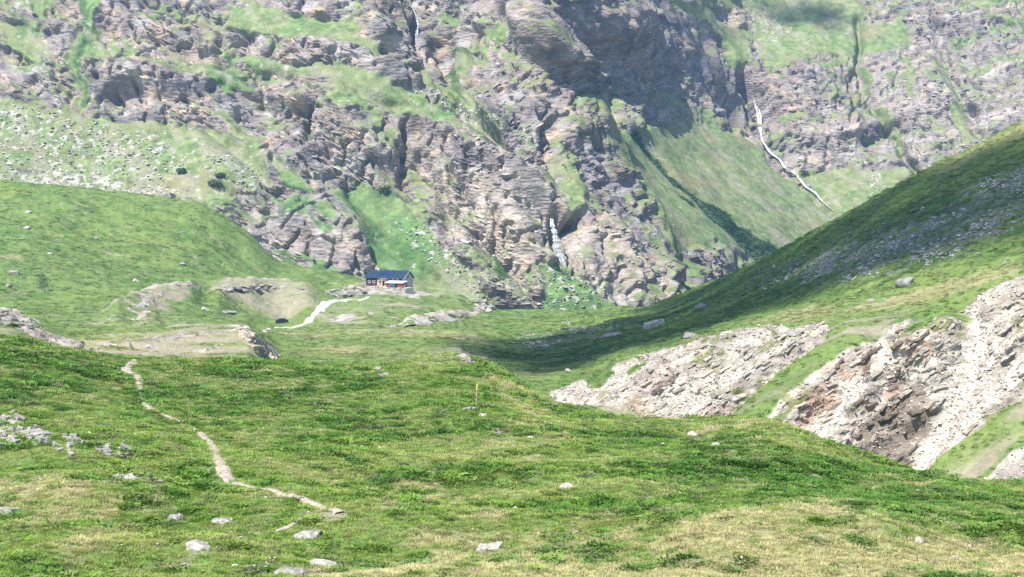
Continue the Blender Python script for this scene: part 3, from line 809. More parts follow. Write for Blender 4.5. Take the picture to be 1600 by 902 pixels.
    rock = mix3(rock, [0.46, 0.36, 0.26], sstep(0.35, 0.6, fbm(p, 12, 3, off=33)+warm*0.25)*0.7)
    rock = mix3(rock, [0.42, 0.375, 0.335], np.clip(M(wm_light) + fbm(p, 14, 3, off=37)*0.5*M(wm_light), 0, 1)*0.8)
    sb = pb[2] + fbm(p, 18, 2, off=91)*1.5
    tone = 0.0
    for T in (2.3, 5.7):
        tone = tone + np.modf(np.abs(np.sin(np.floor(sb/T)*12.9898+T)*43758.5453))[0]
    rock = rock*(0.72+0.28*tone)[..., None]
    turf = np.broadcast_to(np.array([0.200, 0.235, 0.110], np.float32), D.shape+(3,)).astype(np.float32)
    turf = mix3(turf, [0.115, 0.21, 0.07], np.clip(green*0.9 + med*0.7, 0, 1))
    turf = turf*(1+0.35*fbm(p, 5, 3, off=66))[..., None]
    turf = mix3(turf, [0.24, 0.225, 0.12], sstep(0.05, 0.5, fbm(p, 35, 4, off=55)-green*0.4)*0.7)
    turf = mix3(turf, [0.035, 0.095, 0.030], np.clip(bush*1.2 + (sstep(0.35, 0.5, fine+green*0.15))*0.35, 0, 1))
    streak = fbm(((p[0]+p[2])*1.0, p[1]*0.4, (p[0]-p[2])*0.3), 12, 4, off=73)
    turf = mix3(turf, [0.30, 0.275, 0.215], sstep(0.0, 0.4, streak + scree*0.25 - green*0.35)*0.5)
    stones = sstep(0.52, 0.68, scree*0.55 + fbm(p, 4.2, 3, off=18)*0.85)
    turf = mix3(turf, [0.42, 0.40, 0.36], stones*0.9)
    col = mix3(rock, turf, m_grass)
    o = grid_mesh('mountain', P, terrain_mat('mountain rock and turf', 1.5, 0.55, 0.45, 0.26), {'rock': np.clip(1-m_grass+stones*0.6, 0, 1)}, col)
    tag(o, kind='structure')
    S = Sheet(); S.P = P; S.PX = pxs; S.PY = pys; S.scree = scree; S.grass = m_grass; S.N = N; S.col = col; S.w = (wB, wC); S.rgh = rgh; S.bush = bush
    return S
wall = build_wall()

def wall_at(px, py):
    """surface point of the mountain sheet by its own parameters"""
    u = np.interp(px, wall.PX, np.arange(len(wall.PX))); v = np.interp(py, wall.PY, np.arange(len(wall.PY)))
    i = int(u); j = int(v)
    return Vector(wall.P[j, i])
def wall_seen(px, py):
    """wall point nearest to a sight line after its relief has been built"""
    q = wall.P
    i0 = int(np.interp(px, wall.PX, np.arange(len(wall.PX)))); j0 = int(np.interp(py, wall.PY, np.arange(len(wall.PY))))
    a = slice(max(0, j0-25), j0+25); b = slice(max(0, i0-20), i0+20)
    s = q[a, b]
    e = (800+F*s[..., 0]/s[..., 1]-px)**2 + (YH-F*s[..., 2]/s[..., 1]-py)**2
    near_e = np.where(e < 9, s[..., 1], 1e6)
    k = np.unravel_index(np.argmin(near_e) if near_e.min() < 1e6 else np.argmin(e), e.shape)
    return Vector(s[k])

# ================================================================== AIR
def add_haze():
    bm = bmesh.new()
    bmesh.ops.create_cube(bm, size=1.0)
    x0, x1, y0, y1, z0, z1 = -900, 1300, -40, 1900, -100, 440
    for v in bm.verts:
        v.co = Vector(((x0+x1)/2 + v.co.x*(x1-x0), (y0+y1)/2 + v.co.y*(y1-y0), (z0+z1)/2 + v.co.z*(z1-z0)))
    me = bpy.data.meshes.new('haze'); bm.to_mesh(me); bm.free()
    m = bpy.data.materials.new('alpine haze'); m.use_nodes = True
    nt = m.node_tree; nt.nodes.clear()
    out = nt.nodes.new('ShaderNodeOutputMaterial'); pv = nt.nodes.new('ShaderNodeVolumePrincipled')
    pv.inputs['Color'].default_value = (0.36, 0.58, 1.0, 1)
    pv.inputs['Density'].default_value = 0.00012
    pv.inputs['Anisotropy'].default_value = 0.2
    nt.links.new(pv.outputs[0], out.inputs['Volume'])
    tag(link_mesh('haze', me, m), kind='stuff')
add_haze()

def mesh_from(name, verts, faces, smooth=False):
    me = bpy.data.meshes.new(name)
    me.from_pydata([tuple(v) for v in verts], [], faces)
    if smooth:
        me.polygons.foreach_set('use_smooth', [True]*len(me.polygons))
    me.update()
    return me

# ------------------------------------------------------------------ clouds high overhead, whose shade lies on the hill and on the gorge
cloud_mat, nt, b = new_mat('cloud vapour')
b.inputs['Base Color'].default_value = (0.9, 0.9, 0.92, 1); b.inputs['Roughness'].default_value = 1.0; b.inputs['Specular IOR Level'].default_value = 0.0
tb_ = nt.nodes.new('ShaderNodeBsdfTransparent'); ms_ = nt.nodes.new('ShaderNodeMixShader'); ms_.inputs[0].default_value = 0.64
nt.links.new(b.outputs[0], ms_.inputs[1]); nt.links.new(tb_.outputs[0], ms_.inputs[2]); nt.links.new(ms_.outputs[0], nt.nodes['Material Output'].inputs[0])

def cloud(outline, height, seed, rad):
    """puffs over the ground outline, pushed up along the sunbeams to the cloud base"""
    r = random.Random(seed)
    pts = []
    for q in outline:
        s = (height - q.z) / to_sun.z
        pts.append(q + to_sun*s)
    xs = [q.x for q in pts]; ys = [q.y for q in pts]
    def inside(x, y):
        c = False
        for i in range(len(pts)):
            a, b2 = pts[i], pts[(i+1) % len(pts)]
            if (a.y > y) != (b2.y > y) and x < (b2.x-a.x)*(y-a.y)/(b2.y-a.y)+a.x: c = not c
        return c
    bm = bmesh.new()
    step = rad*0.62
    x = min(xs)
    while x < max(xs):
        y = min(ys)
        while y < max(ys):
            jx, jy = x + r.uniform(-.3, .3)*step, y + r.uniform(-.3, .3)*step
            if inside(jx, jy):
                rr = rad*r.uniform(0.45, 0.75)
                mt = Matrix.Translation((jx, jy, height + r.uniform(0, rad*0.8))) @ Matrix.Diagonal((rr, rr, rr*0.75, 1))
                bmesh.ops.create_icosphere(bm, subdivisions=2, radius=1.0, matrix=mt)
            y += step
        x += step
    for v in bm.verts:
        k = v.co/ (rad*0.5)
        v.co += Vector((math.sin(k.y*3.1+k.z), math.sin(k.z*2.7+k.x), math.sin(k.x*3.3+k.y)))*rad*0.08
    for f in bm.faces: f.smooth = True
    me = bpy.data.meshes.new('cloud'); bm.to_mesh(me); bm.free()
    return tag(link_mesh('cloud', me, cloud_mat), kind='structure')

def hill_pt(px, py):
    return hit(px, py, mid, 175)
HILL_SHADE = [(735,560),(790,585),(860,582),(930,570),(1010,545),(1090,512),(1200,480),(1300,462),(1400,436),(1500,412),(1610,372),
              (1610,222),(1500,262),(1400,302),(1330,336),(1230,390),(1130,436),(1010,480),(960,500),(880,520),(760,530)]
pts = [hill_pt(*q) for q in HILL_SHADE]
e1 = Vector((235, 330, 5)); e2 = Vector((215, 230, 20))
k = HILL_SHADE.index((1610,222))
pts = [q for q in pts[:k]] + [e2, e1] + [q for q in pts[k:]]
cloud([q for q in pts if q is not None], 1150, 3, 22)
GORGE = [(1000,-20),(1010,60),(1050,115),(1090,130),(1130,150),(1150,160),(1165,130),(1120,80),(1090,40),(1070,-20)]
cloud([wall_at(*q) for q in GORGE], 1300, 5, 34)
cloud([wall_at(*q) for q in [(1180,5),(1310,22),(1300,42),(1200,40)]], 1300, 9, 24)

# ------------------------------------------------------------------ rocks
lime_rock = noise_mat('weathered limestone', (0.15, 0.145, 0.13), (0.45, 0.43, 0.385), 3.2, 0.9, 0.6, 0.08)
grey_rock = noise_mat('grey lichened rock', (0.17, 0.165, 0.155), (0.42, 0.41, 0.39), 1.8, 0.9, 0.6, 0.08)
tan_rock = noise_mat('tan bedrock', (0.30, 0.24, 0.18), (0.58, 0.50, 0.41), 1.5, 0.9, 0.6, 0.1)

def rock_mesh(name, seed, flat=0.7, sub=3, cuts=9):
    r = random.Random(seed)
    bm = bmesh.new()
    bmesh.ops.create_icosphere(bm, subdivisions=sub, radius=1.0)
    planes = []
    for i in range(cuts):
        n = Vector((r.gauss(0, 1), r.gauss(0, 1), r.gauss(0, 0.8))).normalized()
        planes.append((n, r.uniform(0.55, 0.85)))
    for v in bm.verts:
        for n, d in planes:
            e = v.co.dot(n) - d
            if e > 0: v.co -= n*e*0.92
        k = v.co*3.1 + Vector((seed, seed*1.7, 0))
        v.co *= 1 + 0.05*math.sin(k.x*2.1+k.z) + 0.04*math.sin(k.y*3.3+k.x)
        v.co.z *= flat
    me = bpy.data.meshes.new(name); bm.to_mesh(me); bm.free()
    return me
ROCKS = [rock_mesh('boulder', 10+i, 0.55+0.08*(i % 4), 2 if i > 3 else 3) for i in range(8)]

def slab_mesh(seed):
    r = random.Random(seed); bm = bmesh.new()
    bmesh.ops.create_cube(bm, size=2.0)
    bmesh.ops.subdivide_edges(bm, edges=[e for e in bm.edges if abs((e.verts[0].co-e.verts[1].co).x) > 1], cuts=2)
    sh = r.uniform(-.4, .4)
    for v in bm.verts:
        v.co.x += v.co.y*sh + r.uniform(-.22, .22); v.co.y *= r.uniform(.65, 1.1); v.co.z *= r.uniform(.6, 1.15)
    bmesh.ops.bevel(bm, geom=list(bm.edges), offset=.10, segments=1, affect='EDGES')
    me = bpy.data.meshes.new('slab'); bm.to_mesh(me); bm.free(); me.materials.append(lime_rock)
    return me
SLABS = [slab_mesh(60+i) for i in range(8)]
def boulder(px, py, w, h, label, mat=lime_rock, S=None, group=None, name='boulder', sink=0.35, i=None):
    """w, h: apparent size in photograph pixels; placed and sized at the distance of the ground there"""
    q = hit(px, py + h*0.35, S)
    if q is None: return None
    d = q.y
    sx = w*d/F*0.5; sz = h*d/F
    kk = int(px*7+py)
    me = SLABS[kk % 8] if kk % 3 == 0 and w > 12 else ROCKS[kk % len(ROCKS)]
    o = bpy.data.objects.new(name, me); COL.objects.link(o)
    if not me.materials: me.materials.append(mat)
    o.material_slots[0].link = 'OBJECT'; o.material_slots[0].material = mat
    fl = max(abs(v.co.z) for v in me.vertices)
    o.scale = (sx, sx*random.uniform(0.7, 1.1), max(sz/fl*0.72, 0.05))
    o.rotation_euler = (random.uniform(-.15, .15), random.uniform(-.15, .15), random.uniform(-.5, .5))
    o.location = (q.x, q.y, q.z + sz*(0.5-sink)*0.2)
    tag(o, label, 'rock', group)
    return o

NEAR_STONES = [
 (10,797,44,14,'low pale slab of rock at the left edge of the meadow'),
 (274,808,30,14,'pale rounded boulder between the trail and the stony patch at lower left'),
 (383,748,0,0,''),
 (1083,677,24,9,'pale blue-grey flat boulder on the crest in front of the eroded bank'),
 (767,856,36,12,'flat white stone in the straw grass at bottom centre'),
 (1436,843,20,12,'small white stone sitting on the straw grass ridge at right'),
 (324,735,14,8,'small white stone just left of the winding trail'),
 (737,638,32,7,'flat pale slab at the foot of the yellow-topped marker post'),
 (754,648,16,7,'small white stone just right of the slab under the marker post'),
 (762,669,10,6,'small grey stone below the marker post, upper of two'),
 (776,676,14,5,'small flat stone below the marker post, lower of two'),
 (656,732,11,6,'small bright white stone alone in the middle of the meadow'),
 (350,812,40,6,'thin pale slab lying in grass below the trail bend'),
 (97,812,0,0,''),
 (310,850,52,14,'broad pale slab in the bare stony patch at bottom left'),
 (480,833,60,12,'long low grey slab beside the pinkish bare soil'),
 (505,880,70,16,'large pale flagstone at the bottom edge left of centre'),
 (455,893,60,16,'pale broken flagstone at the bottom edge, left of the large flagstone'),
 (585,790,0,0,''),
 (885,758,30,10,'grey weathered stone in the brown patch right of centre'),
 (830,683,16,5,'small flat stone in the brownish turf right of the marker post'),
 (803,697,9,7,'small pale stone in the brownish turf below the crest'),
 (590,575,20,6,'flat pale stone on the skyline crest left of the white crest rocks'),
 (600,585,14,5,'small pale stone just below the crest rim in the meadow centre'),
 (1117,694,22,7,'pale stone in the bare grey patch on the right crest'),
 (1180,696,10,6,'small white stone right of the bare grey patch'),
 (1365,763,9,5,'tiny white stone on the dark green slope at right'),
 (898,830,14,7,'white stone on the rim of the straw grass near centre right'),
 (500,642,16,5,'small pale stone in the deep green hollow left of centre'),
 (593,699,10,5,'small white stone on the slope below the green hollow'),
 (225,616,8,5,'small white stone beside the upper trail'),
 (865,873,16,7,'small stone half hidden in straw grass at bottom right of centre'),
]
for px, py, w, h, lb in NEAR_STONES:
    if w: boulder(px, py, w, h, lb, S=near, group=None)
for px, py, w, h, lb, m in [
 (1080,523,30,8,'flat white boulder on the grass edge above the pink rock bank', lime_rock),
 (1022,505,30,14,'large grey boulder in the shade at the foot of the right-hand hill', grey_rock),
 (1095,478,26,12,'grey boulder in the shade just under the hill crest', grey_rock),
 (1416,440,40,14,'large grey boulder at the lower edge of the hillside shade', grey_rock),
 (955,522,40,6,'long low grey slab in the shaded valley bottom', grey_rock),
 (905,514,28,5,'flat pale stone at the shade edge on the valley floor', lime_rock),
 (1243,412,14,6,'pale stone on the hillside just under the crest, left of the scree', grey_rock),
 (1362,469,22,5,'flat stone on the sunlit grass band above the bank', lime_rock),
 (888,578,14,5,'small pale stone on the grass left of the rock bank', lime_rock),
 (855,540,12,4,'small stone on the shaded valley grass', grey_rock),
 (212,438,14,7,'white boulder alone on the bright green slope at left', lime_rock),
 (13,446,12,6,'small white stone on the green slope at the far left, lower', lime_rock),
 (42,355,14,5,'small white stone on the green slope at far left, upper', lime_rock),
 (45,331,12,5,'white stone high on the green slope at far left', lime_rock),
 (22,425,14,6,'grey stone on the green slope below its far left edge', lime_rock),
 (78,396,12,4,'small pale stone in the middle of the green slope at left', lime_rock),
 (150,372,9,5,'small stone halfway up the green slope', lime_rock),
 (285,412,12,4,'flat pale stone low on the green slope, right side', lime_rock),
 (262,305,18,8,'white boulder at the top edge of the green slope under the scree', lime_rock),
 (355,487,40,5,'long flat pale slab on the valley grass left of the car', lime_rock),
 (320,482,16,7,'pale boulder on the knoll grass left of the flat slab', lime_rock),
 (235,541,22,7,'white slab in the pale turf above the trail top', lime_rock),
 (560,476,0,0,'', lime_rock),
]:
    if w: boulder(px, py, w, h, lb, m, S=mid)

# broken white outcrops: bedrock ribs with slabs
def outcrop(name, label, spots, mat, S, seed):
    r = random.Random(seed)
    base = next(q for q in (hit(a[0], a[1]+a[3]*0.3, S) for a in spots) if q is not None)
    root = empty(name, base)
    tag(root, label, 'rock outcrop')
    for px, py, w, h in spots:
        q = hit(px, py + h*0.3, S)
        if q is None: continue
        d = q.y; sx = w*d/F*0.5; sz = h*d/F
        me = SLABS[r.randrange(8)] if r.random() < .65 else ROCKS[r.randrange(8)]
        o = bpy.data.objects.new('slab', me); COL.objects.link(o); o.parent = root
        if not me.materials: me.materials.append(mat)
        o.material_slots[0].link = 'OBJECT'; o.material_slots[0].material = mat
        o.scale = (sx, sx*r.uniform(0.6, 1.0), sz*r.uniform(0.7, 1.1))
        o.rotation_euler = (r.uniform(-.35, .35), r.uniform(-.1, .5), r.uniform(-.9, .9)); o.scale.z *= .45; o.scale.x *= .8
        o.location = Vector((q.x, q.y, q.z + sz*0.1)) - base
    return root

def scatter_spots(poly, n, w, h, seed):
    r = random.Random(seed); out = []
    xs = [p[0] for p in poly]; ys = [p[1] for p in poly]
    while len(out) < n:
        x, y = r.uniform(min(xs), max(xs)), r.uniform(min(ys), max(ys)); c = False
        for i in range(len(poly)):
            (x1, y1), (x2, y2) = poly[i], poly[(i+1) % len(poly)]
            if (y1 > y) != (y2 > y) and x < (x2-x1)*(y-y1)/(y2-y1)+x1: c = not c
        if c: out.append((x, y, r.uniform(*w), r.uniform(*h)))
    return sorted(out, key=lambda s: s[1])
outcrop('rock_outcrop', 'large broken white rock outcrop at the left edge of the meadow', scatter_spots([(-40,640),(28,642),(72,668),(84,684),(60,690),(20,700),(-40,704)], 70, (8, 24), (5, 13), 1), lime_rock, near, 1)
outcrop('rock_outcrop', 'middle white outcrop of leaning stones, right of the largest one', scatter_spots([(84,678),(108,672),(140,692),(128,698),(105,716),(88,700)], 16, (8, 20), (6, 12), 2), lime_rock, near, 2)
outcrop('rock_outcrop', 'low humped white outcrop pointing towards the trail', scatter_spots([(138,700),(170,693),(200,700),(220,710),(170,712)], 14, (10, 26), (5, 10), 3), lime_rock, near, 3)
outcrop('rock_outcrop', 'thin line of white stones below the humped outcrop', scatter_spots([(182,742),(245,744),(248,752),(188,752)], 8, (10, 28), (4, 8), 4), lime_rock, near, 4)
outcrop('rock_outcrop', 'bright white rocks on the meadow crest above the marker post', scatter_spots([(715,556),(730,548),(742,562),(744,568),(722,564)], 11, (10, 22), (5, 11), 5), lime_rock, near, 5)
outcrop('rock_outcrop', 'flat white ledge on the meadow crest, left of the bright crest rocks', scatter_spots([(655,551),(690,549),(690,555),(655,555)], 7, (12, 26), (4, 7), 6), lime_rock, near, 6)
outcrop('rock_outcrop', 'jagged tan rib at the right end of the pale ridge', scatter_spots([(374,516),(392,514),(404,534),(432,560),(420,560),(392,540)], 22, (8, 20), (6, 14), 7), tan_rock, mid, 7)
outcrop('rock_outcrop', 'long pale outcrop running down from the left frame edge', scatter_spots([(-30,486),(10,488),(44,506),(36,514),(-30,504)], 26, (10, 26), (6, 12), 8), lime_rock, mid, 8)
outcrop('rock_outcrop', 'white ribs of bedrock on the slope right of the hut', scatter_spots([(735,464),(752,466),(774,484),(760,486)], 16, (12, 26), (4, 8), 9), lime_rock, mid, 9)
outcrop('rock_outcrop', 'pale bedrock ledges below the hut knoll', scatter_spots([(625,508),(660,500),(720,490),(740,492),(690,504),(640,512)], 20, (14, 34), (3, 6), 10), lime_rock, mid, 10)
outcrop('rock_outcrop', 'pale broken rock along the knoll edge left of the hut terrace', scatter_spots([(508,455),(540,450),(572,452),(566,462),(520,464)], 18, (10, 24), (4, 8), 11), lime_rock, mid, 11)
outcrop('rock_outcrop', 'white stones capping the brown knoll left of the track', scatter_spots([(330,452),(380,444),(460,446),(475,452),(440,452),(370,454)], 20, (12, 28), (3, 6), 12), lime_rock, mid, 12)

# tilted beds of the eroded bank: each slab that stands out is a piece of its outcrop
bank_lime = noise_mat('pale bank limestone', (0.24, 0.215, 0.185), (0.54, 0.50, 0.44), 2.2, 0.9, 0.6, 0.1)
bank_tan = noise_mat('tan bank bedrock', (0.28, 0.235, 0.19), (0.56, 0.49, 0.41), 1.8, 0.9, 0.6, 0.1)
brown_rock = noise_mat('brown weathered bedrock', (0.10, 0.078, 0.062), (0.26, 0.205, 0.165), 1.6, 0.9, 0.6, 0.1)
def grid_ij(S, q):
    return (int(np.clip(np.interp(q.y, S.D, np.arange(len(S.D))), 0, len(S.D)-1)), int(np.clip(np.interp(800+F*q.x/q.y, S.px, np.arange(len(S.px))), 0, len(S.px)-1)))
_mpx = 800 + F*mid.P[..., 0]/mid.P[..., 1]; _mpy = YH - F*mid.P[..., 2]/mid.P[..., 1]
def mid_seen(px, py):
    """nearest point of the built surface along a sight line"""
    i0 = int(np.interp(px, mid.px, np.arange(len(mid.px))))
    b_ = slice(max(0, i0-14), i0+14)
    e = (_mpx[:, b_]-px)**2 + (_mpy[:, b_]-py)**2
    d = np.where((e < 9) & (mid.P[:, b_, 1] > 120), mid.P[:, b_, 1], 1e6)
    if d.min() > 1e5: return None
    k = np.unravel_index(np.argmin(d), d.shape)
    return Vector(mid.P[k[0], k[1]+b_.start]), (k[0], k[1]+b_.start)
def bedded(label, poly, n, seed, mats):
    r = random.Random(seed)
    spots = scatter_spots(poly, n, (0.8, 2.6), (0.16, 0.5), seed)
    pts = [(mid_seen(a[0], a[1]), a) for a in spots]
    pts = [(q[0], (*a, q[1])) for q, a in pts if q is not None]
    root = empty('rock_outcrop', pts[0][0]); tag(root, label, 'rock outcrop')
    ns = Vector((-0.56, 0.25, 0.79)).normalized()
    for q, a in pts:
        j, i = a[4]
        if mid.rock[j, i] < 0.5: continue
        N_ = Vector(mid.N[j, i]); N_ = Vector((N_.x*.3, N_.y*.3-.6, .55)).normalized()
        ax = N_.cross(ns).normalized()
        if ax.x < 0: ax = -ax
        nz = (ns + Vector((r.gauss(0, .16), r.gauss(0, .16), r.gauss(0, .16)))).normalized()
        ax = (ax - nz*ax.dot(nz)).normalized(); ay = nz.cross(ax)
        me = SLABS[r.randrange(8)]
        o = bpy.data.objects.new('slab', me); COL.objects.link(o); o.parent = root
        m = mats[r.randrange(len(mats))]
        if gr_brown.get(np.array([a[0]], np.float32), np.array([a[1]], np.float32))[0] > .4: m = brown_rock
        o.material_slots[0].link = 'OBJECT'; o.material_slots[0].material = m
        Lg = 0.18+0.85*r.random()**2.8; M4 = Matrix((ax*Lg, ay*Lg*r.uniform(.35, .7), nz*Lg*r.uniform(.14, .34))).transposed().to_4x4()
        M4.translation = q - pts[0][0] - N_*0.12*Lg
        o.matrix_basis = M4
bedded('left half of the eroded bank, tilted pinkish beds rising to the right', [(870,612),(985,562),(1100,524),(1285,506),(1200,578),(1125,648),(1060,654),(930,634)], 280, 21, [bank_lime, bank_tan, bank_lime])
bedded('tilted ribs left of the white gravel chute in the eroded bank', [(1195,664),(1250,612),(1320,556),(1370,530),(1372,560),(1320,625),(1262,688)], 130, 22, [bank_tan, bank_lime, brown_rock, bank_lime])
bedded('brown overhanging ribs between the two gravel chutes of the bank', [(1290,690),(1340,630),(1385,560),(1400,510),(1495,500),(1505,560),(1455,650),(1415,735),(1345,720)], 290, 23, [bank_tan, bank_lime, bank_lime, brown_rock])
bedded('pale bedded ledges on the far right of the bank', [(1530,480),(1620,435),(1640,600),(1560,635),(1490,690),(1530,600)], 120, 24, [bank_lime, bank_lime, bank_tan])

# scree on the shaded hillside: the larger blocks one by one, the rest as stuff
def pick_scree(n, S, field, lo, dmin, dmax, pxr=(-20, 1620)):
    out = []
    while len(out) < n:
        px = rng.uniform(*pxr, 4000); D = rng.uniform(dmin, dmax, 4000)
        x = D*(px-800)/F
        m = sample(S, x, D, field)
        z = sample(S, x, D)
        row = YH - F*z/D
        ok = (m > lo) & (rng.uniform(0, 1, 4000) < m)
        out += list(zip(x[ok], D[ok], z[ok]))
    return out[:n]
raw_scree = gr_scree.get(mid.PX.astype(np.float32), mid.g.astype(np.float32))
scree_break = sstep(-0.25, 0.35, fbm((mid.P[..., 0].astype(np.float32), mid.P[..., 1].astype(np.float32)*0.5, np.zeros(mid.PX.shape, np.float32)), 9.0, 3, off=7))
for x, y, z in pick_scree(110, mid, raw_scree*scree_break*(mid.D[:, None] < 420), 0.45, 190, 420, (1180, 1620)):
    me = ROCKS[random.randrange(8)]
    o = bpy.data.objects.new('scree_block', me); COL.objects.link(o)
    o.material_slots[0].link = 'OBJECT'; o.material_slots[0].material = grey_rock
    s = random.uniform(0.35, 0.75)
    o.scale = (s*random.uniform(.8, 1.3), s, s*random.uniform(.5, .9)); o.rotation_euler = (random.uniform(-.4, .4), random.uniform(-.4, .4), random.uniform(0, 6))
    o.location = (x, y, z + 0.05*s)
    tag(o, 'grey angular block lying in the scree on the shaded right-hand hillside', 'rock', 'larger scree blocks on the shaded hillside')

# ------------------------------------------------------------------ scattering by geometry nodes (grass, small stones)
def scatter(name, protos, P, scale, tint, rotz, tilt, idx):
    me = bpy.data.meshes.new(name)
    me.vertices.add(len(P)); me.vertices.foreach_set('co', np.asarray(P, np.float32).reshape(-1))
    def at(n, t, a, key='value'):
        q = me.attributes.new(n, t, 'POINT'); q.data.foreach_set(key, np.asarray(a, np.float32 if t != 'INT' else np.int32).reshape(-1))
    at('size', 'FLOAT_VECTOR', scale, 'vector')
    at('turn', 'FLOAT_VECTOR', np.stack([tilt[:, 0], tilt[:, 1], rotz], -1), 'vector')
    at('kind_index', 'INT', idx)
    c4 = np.ones((len(P), 4), np.float32); c4[:, :3] = tint
    at('leaf_tint', 'FLOAT_COLOR', c4, 'color')
    o = link_mesh(name, me)
    ng = bpy.data.node_groups.new(name, 'GeometryNodeTree')
    ng.interface.new_socket('Geometry', in_out='INPUT', socket_type='NodeSocketGeometry')
    ng.interface.new_socket('Geometry', in_out='OUTPUT', socket_type='NodeSocketGeometry')
    N = ng.nodes.new; L = ng.links.new
    gi = N('NodeGroupInput'); go = N('NodeGroupOutput')
    inst = N('GeometryNodeInstanceOnPoints')
    g2i = N('GeometryNodeGeometryToInstance')
    for pr in reversed(protos):
        oi = N('GeometryNodeObjectInfo'); oi.inputs['Object'].default_value = pr; oi.inputs['As Instance'].default_value = False
        L(oi.outputs['Geometry'], g2i.inputs[0])
    def attr(n, t):
        a = N('GeometryNodeInputNamedAttribute'); a.data_type = t; a.inputs['Name'].default_value = n
        return a.outputs[0]
    L(gi.outputs[0], inst.inputs['Points']); L(g2i.outputs[0], inst.inputs['Instance'])
    inst.inputs['Pick Instance'].default_value = True
    L(attr('kind_index', 'INT'), inst.inputs['Instance Index'])
    e2r = N('FunctionNodeEulerToRotation'); L(attr('turn', 'FLOAT_VECTOR'), e2r.inputs[0]); L(e2r.outputs[0], inst.inputs['Rotation'])
    L(attr('size', 'FLOAT_VECTOR'), inst.inputs['Scale'])
    L(inst.outputs[0], go.inputs[0])
    md = o.modifiers.new('scatter', 'NODES'); md.node_group = ng
    tag(o, kind='stuff')
    return o

def leaf_mat(name, fallback, rough=0.6, trans=0.35):
    m, nt, b = new_mat(name)
    N = nt.nodes.new; L = nt.links.new
    a = N('ShaderNodeAttribute'); a.attribute_type = 'INSTANCER'; a.attribute_name = 'leaf_tint'
    oi = N('ShaderNodeObjectInfo')
    mr = N('ShaderNodeMapRange'); mr.inputs[3].default_value = 0.7; mr.inputs[4].default_value = 1.35
    L(oi.outputs['Random'], mr.inputs[0])
    vm = N('ShaderNodeVectorMath'); vm.operation = 'SCALE'; L(a.outputs['Color'], vm.inputs[0]); L(mr.outputs[0], vm.inputs['Scale'])
    L(vm.outputs[0], b.inputs['Base Color']); b.inputs['Roughness'].default_value = rough; b.inputs['Specular IOR Level'].default_value = 0.25
    tr = N('ShaderNodeBsdfTranslucent'); L(vm.outputs[0], tr.inputs[0])
    mx = N('ShaderNodeMixShader'); mx.inputs[0].default_value = trans
    L(b.outputs[0], mx.inputs[1]); L(tr.outputs[0], mx.inputs[2])
    L(mx.outputs[0], nt.nodes['Material Output'].inputs[0])
    return m

def proto(name, verts, faces, mat):
    me = mesh_from(name, verts, faces)
    me.materials.append(mat)
    return bpy.data.objects.new(name, me)

def tuft(seed, n, h, spread, width, lean):
    r = random.Random(seed); V = []; Fc = []
    for i in range(n):
        a = r.uniform(0, 6.283); rad = spread*math.sqrt(r.random())
        bx, by = math.cos(a)*rad, math.sin(a)*rad
        la = a + r.uniform(-.8, .8); l = lean*r.uniform(0.3, 1.2); hh = h*r.uniform(0.55, 1.1)
        dx, dy = math.cos(la), math.sin(la); sx, sy = -dy*width*.5, dx*width*.5
        p0 = (bx, by, -0.03); p1 = (bx+dx*l*.35, by+dy*l*.35, hh*.62); p2 = (bx+dx*l, by+dy*l, hh)
        k = len(V)
        V += [(p0[0]-sx, p0[1]-sy, p0[2]), (p0[0]+sx, p0[1]+sy, p0[2]), (p1[0]+sx*.8, p1[1]+sy*.8, p1[2]), (p1[0]-sx*.8, p1[1]-sy*.8, p1[2]), p2]
        Fc += [(k, k+1, k+2, k+3), (k+3, k+2, k+4)]
    return V, Fc

def herb(seed, n, rad, hgt, leaf):
    r = random.Random(seed); V = []; Fc = []
    for i in range(n):
        a = r.uniform(0, 6.283); q = math.sqrt(r.random())
        c = Vector((math.cos(a)*rad*q, math.sin(a)*rad*q, hgt*(1-q*q*.7)*r.uniform(.35, 1.0)))
        d = Vector((math.cos(a)+r.gauss(0, .5), math.sin(a)+r.gauss(0, .5), r.uniform(-.1, .9))).normalized()
        s = d.cross(Vector((r.gauss(0, .4), r.gauss(0, .4), 1))).normalized()*leaf*r.uniform(.5, .8)
        d = d*leaf*r.uniform(.9, 1.5)
        k = len(V)
        V += [c-d*.5, c+s*.6, c+d*.6, c-s*.6]
        Fc += [(k, k+1, k+2, k+3)]
    return V, Fc

lm = leaf_mat('meadow leaves', None)
protos = [proto('grass_tuft', *tuft(1, 30, 0.11, 0.20, 0.022, 0.11), lm), proto('grass_tuft', *tuft(2, 26, 0.15, 0.17, 0.020, 0.15), lm),
          proto('grass_tuft', *tuft(3, 34, 0.08, 0.25, 0.022, 0.11), lm),
          proto('leafy_cushion', *herb(4, 60, 0.26, 0.11, 0.07), lm), proto('leafy_cushion', *herb(5, 80, 0.36, 0.15, 0.08), lm)]

def meadow_points(n):
    px = rng.uniform(-150, 1750, n); u = rng.uniform(0, 1, n)
    D = 44*(186/44)**(u**0.9)
    x = D*(px-800)/F; z = sample(near, x, D)
    return px, x, D, z

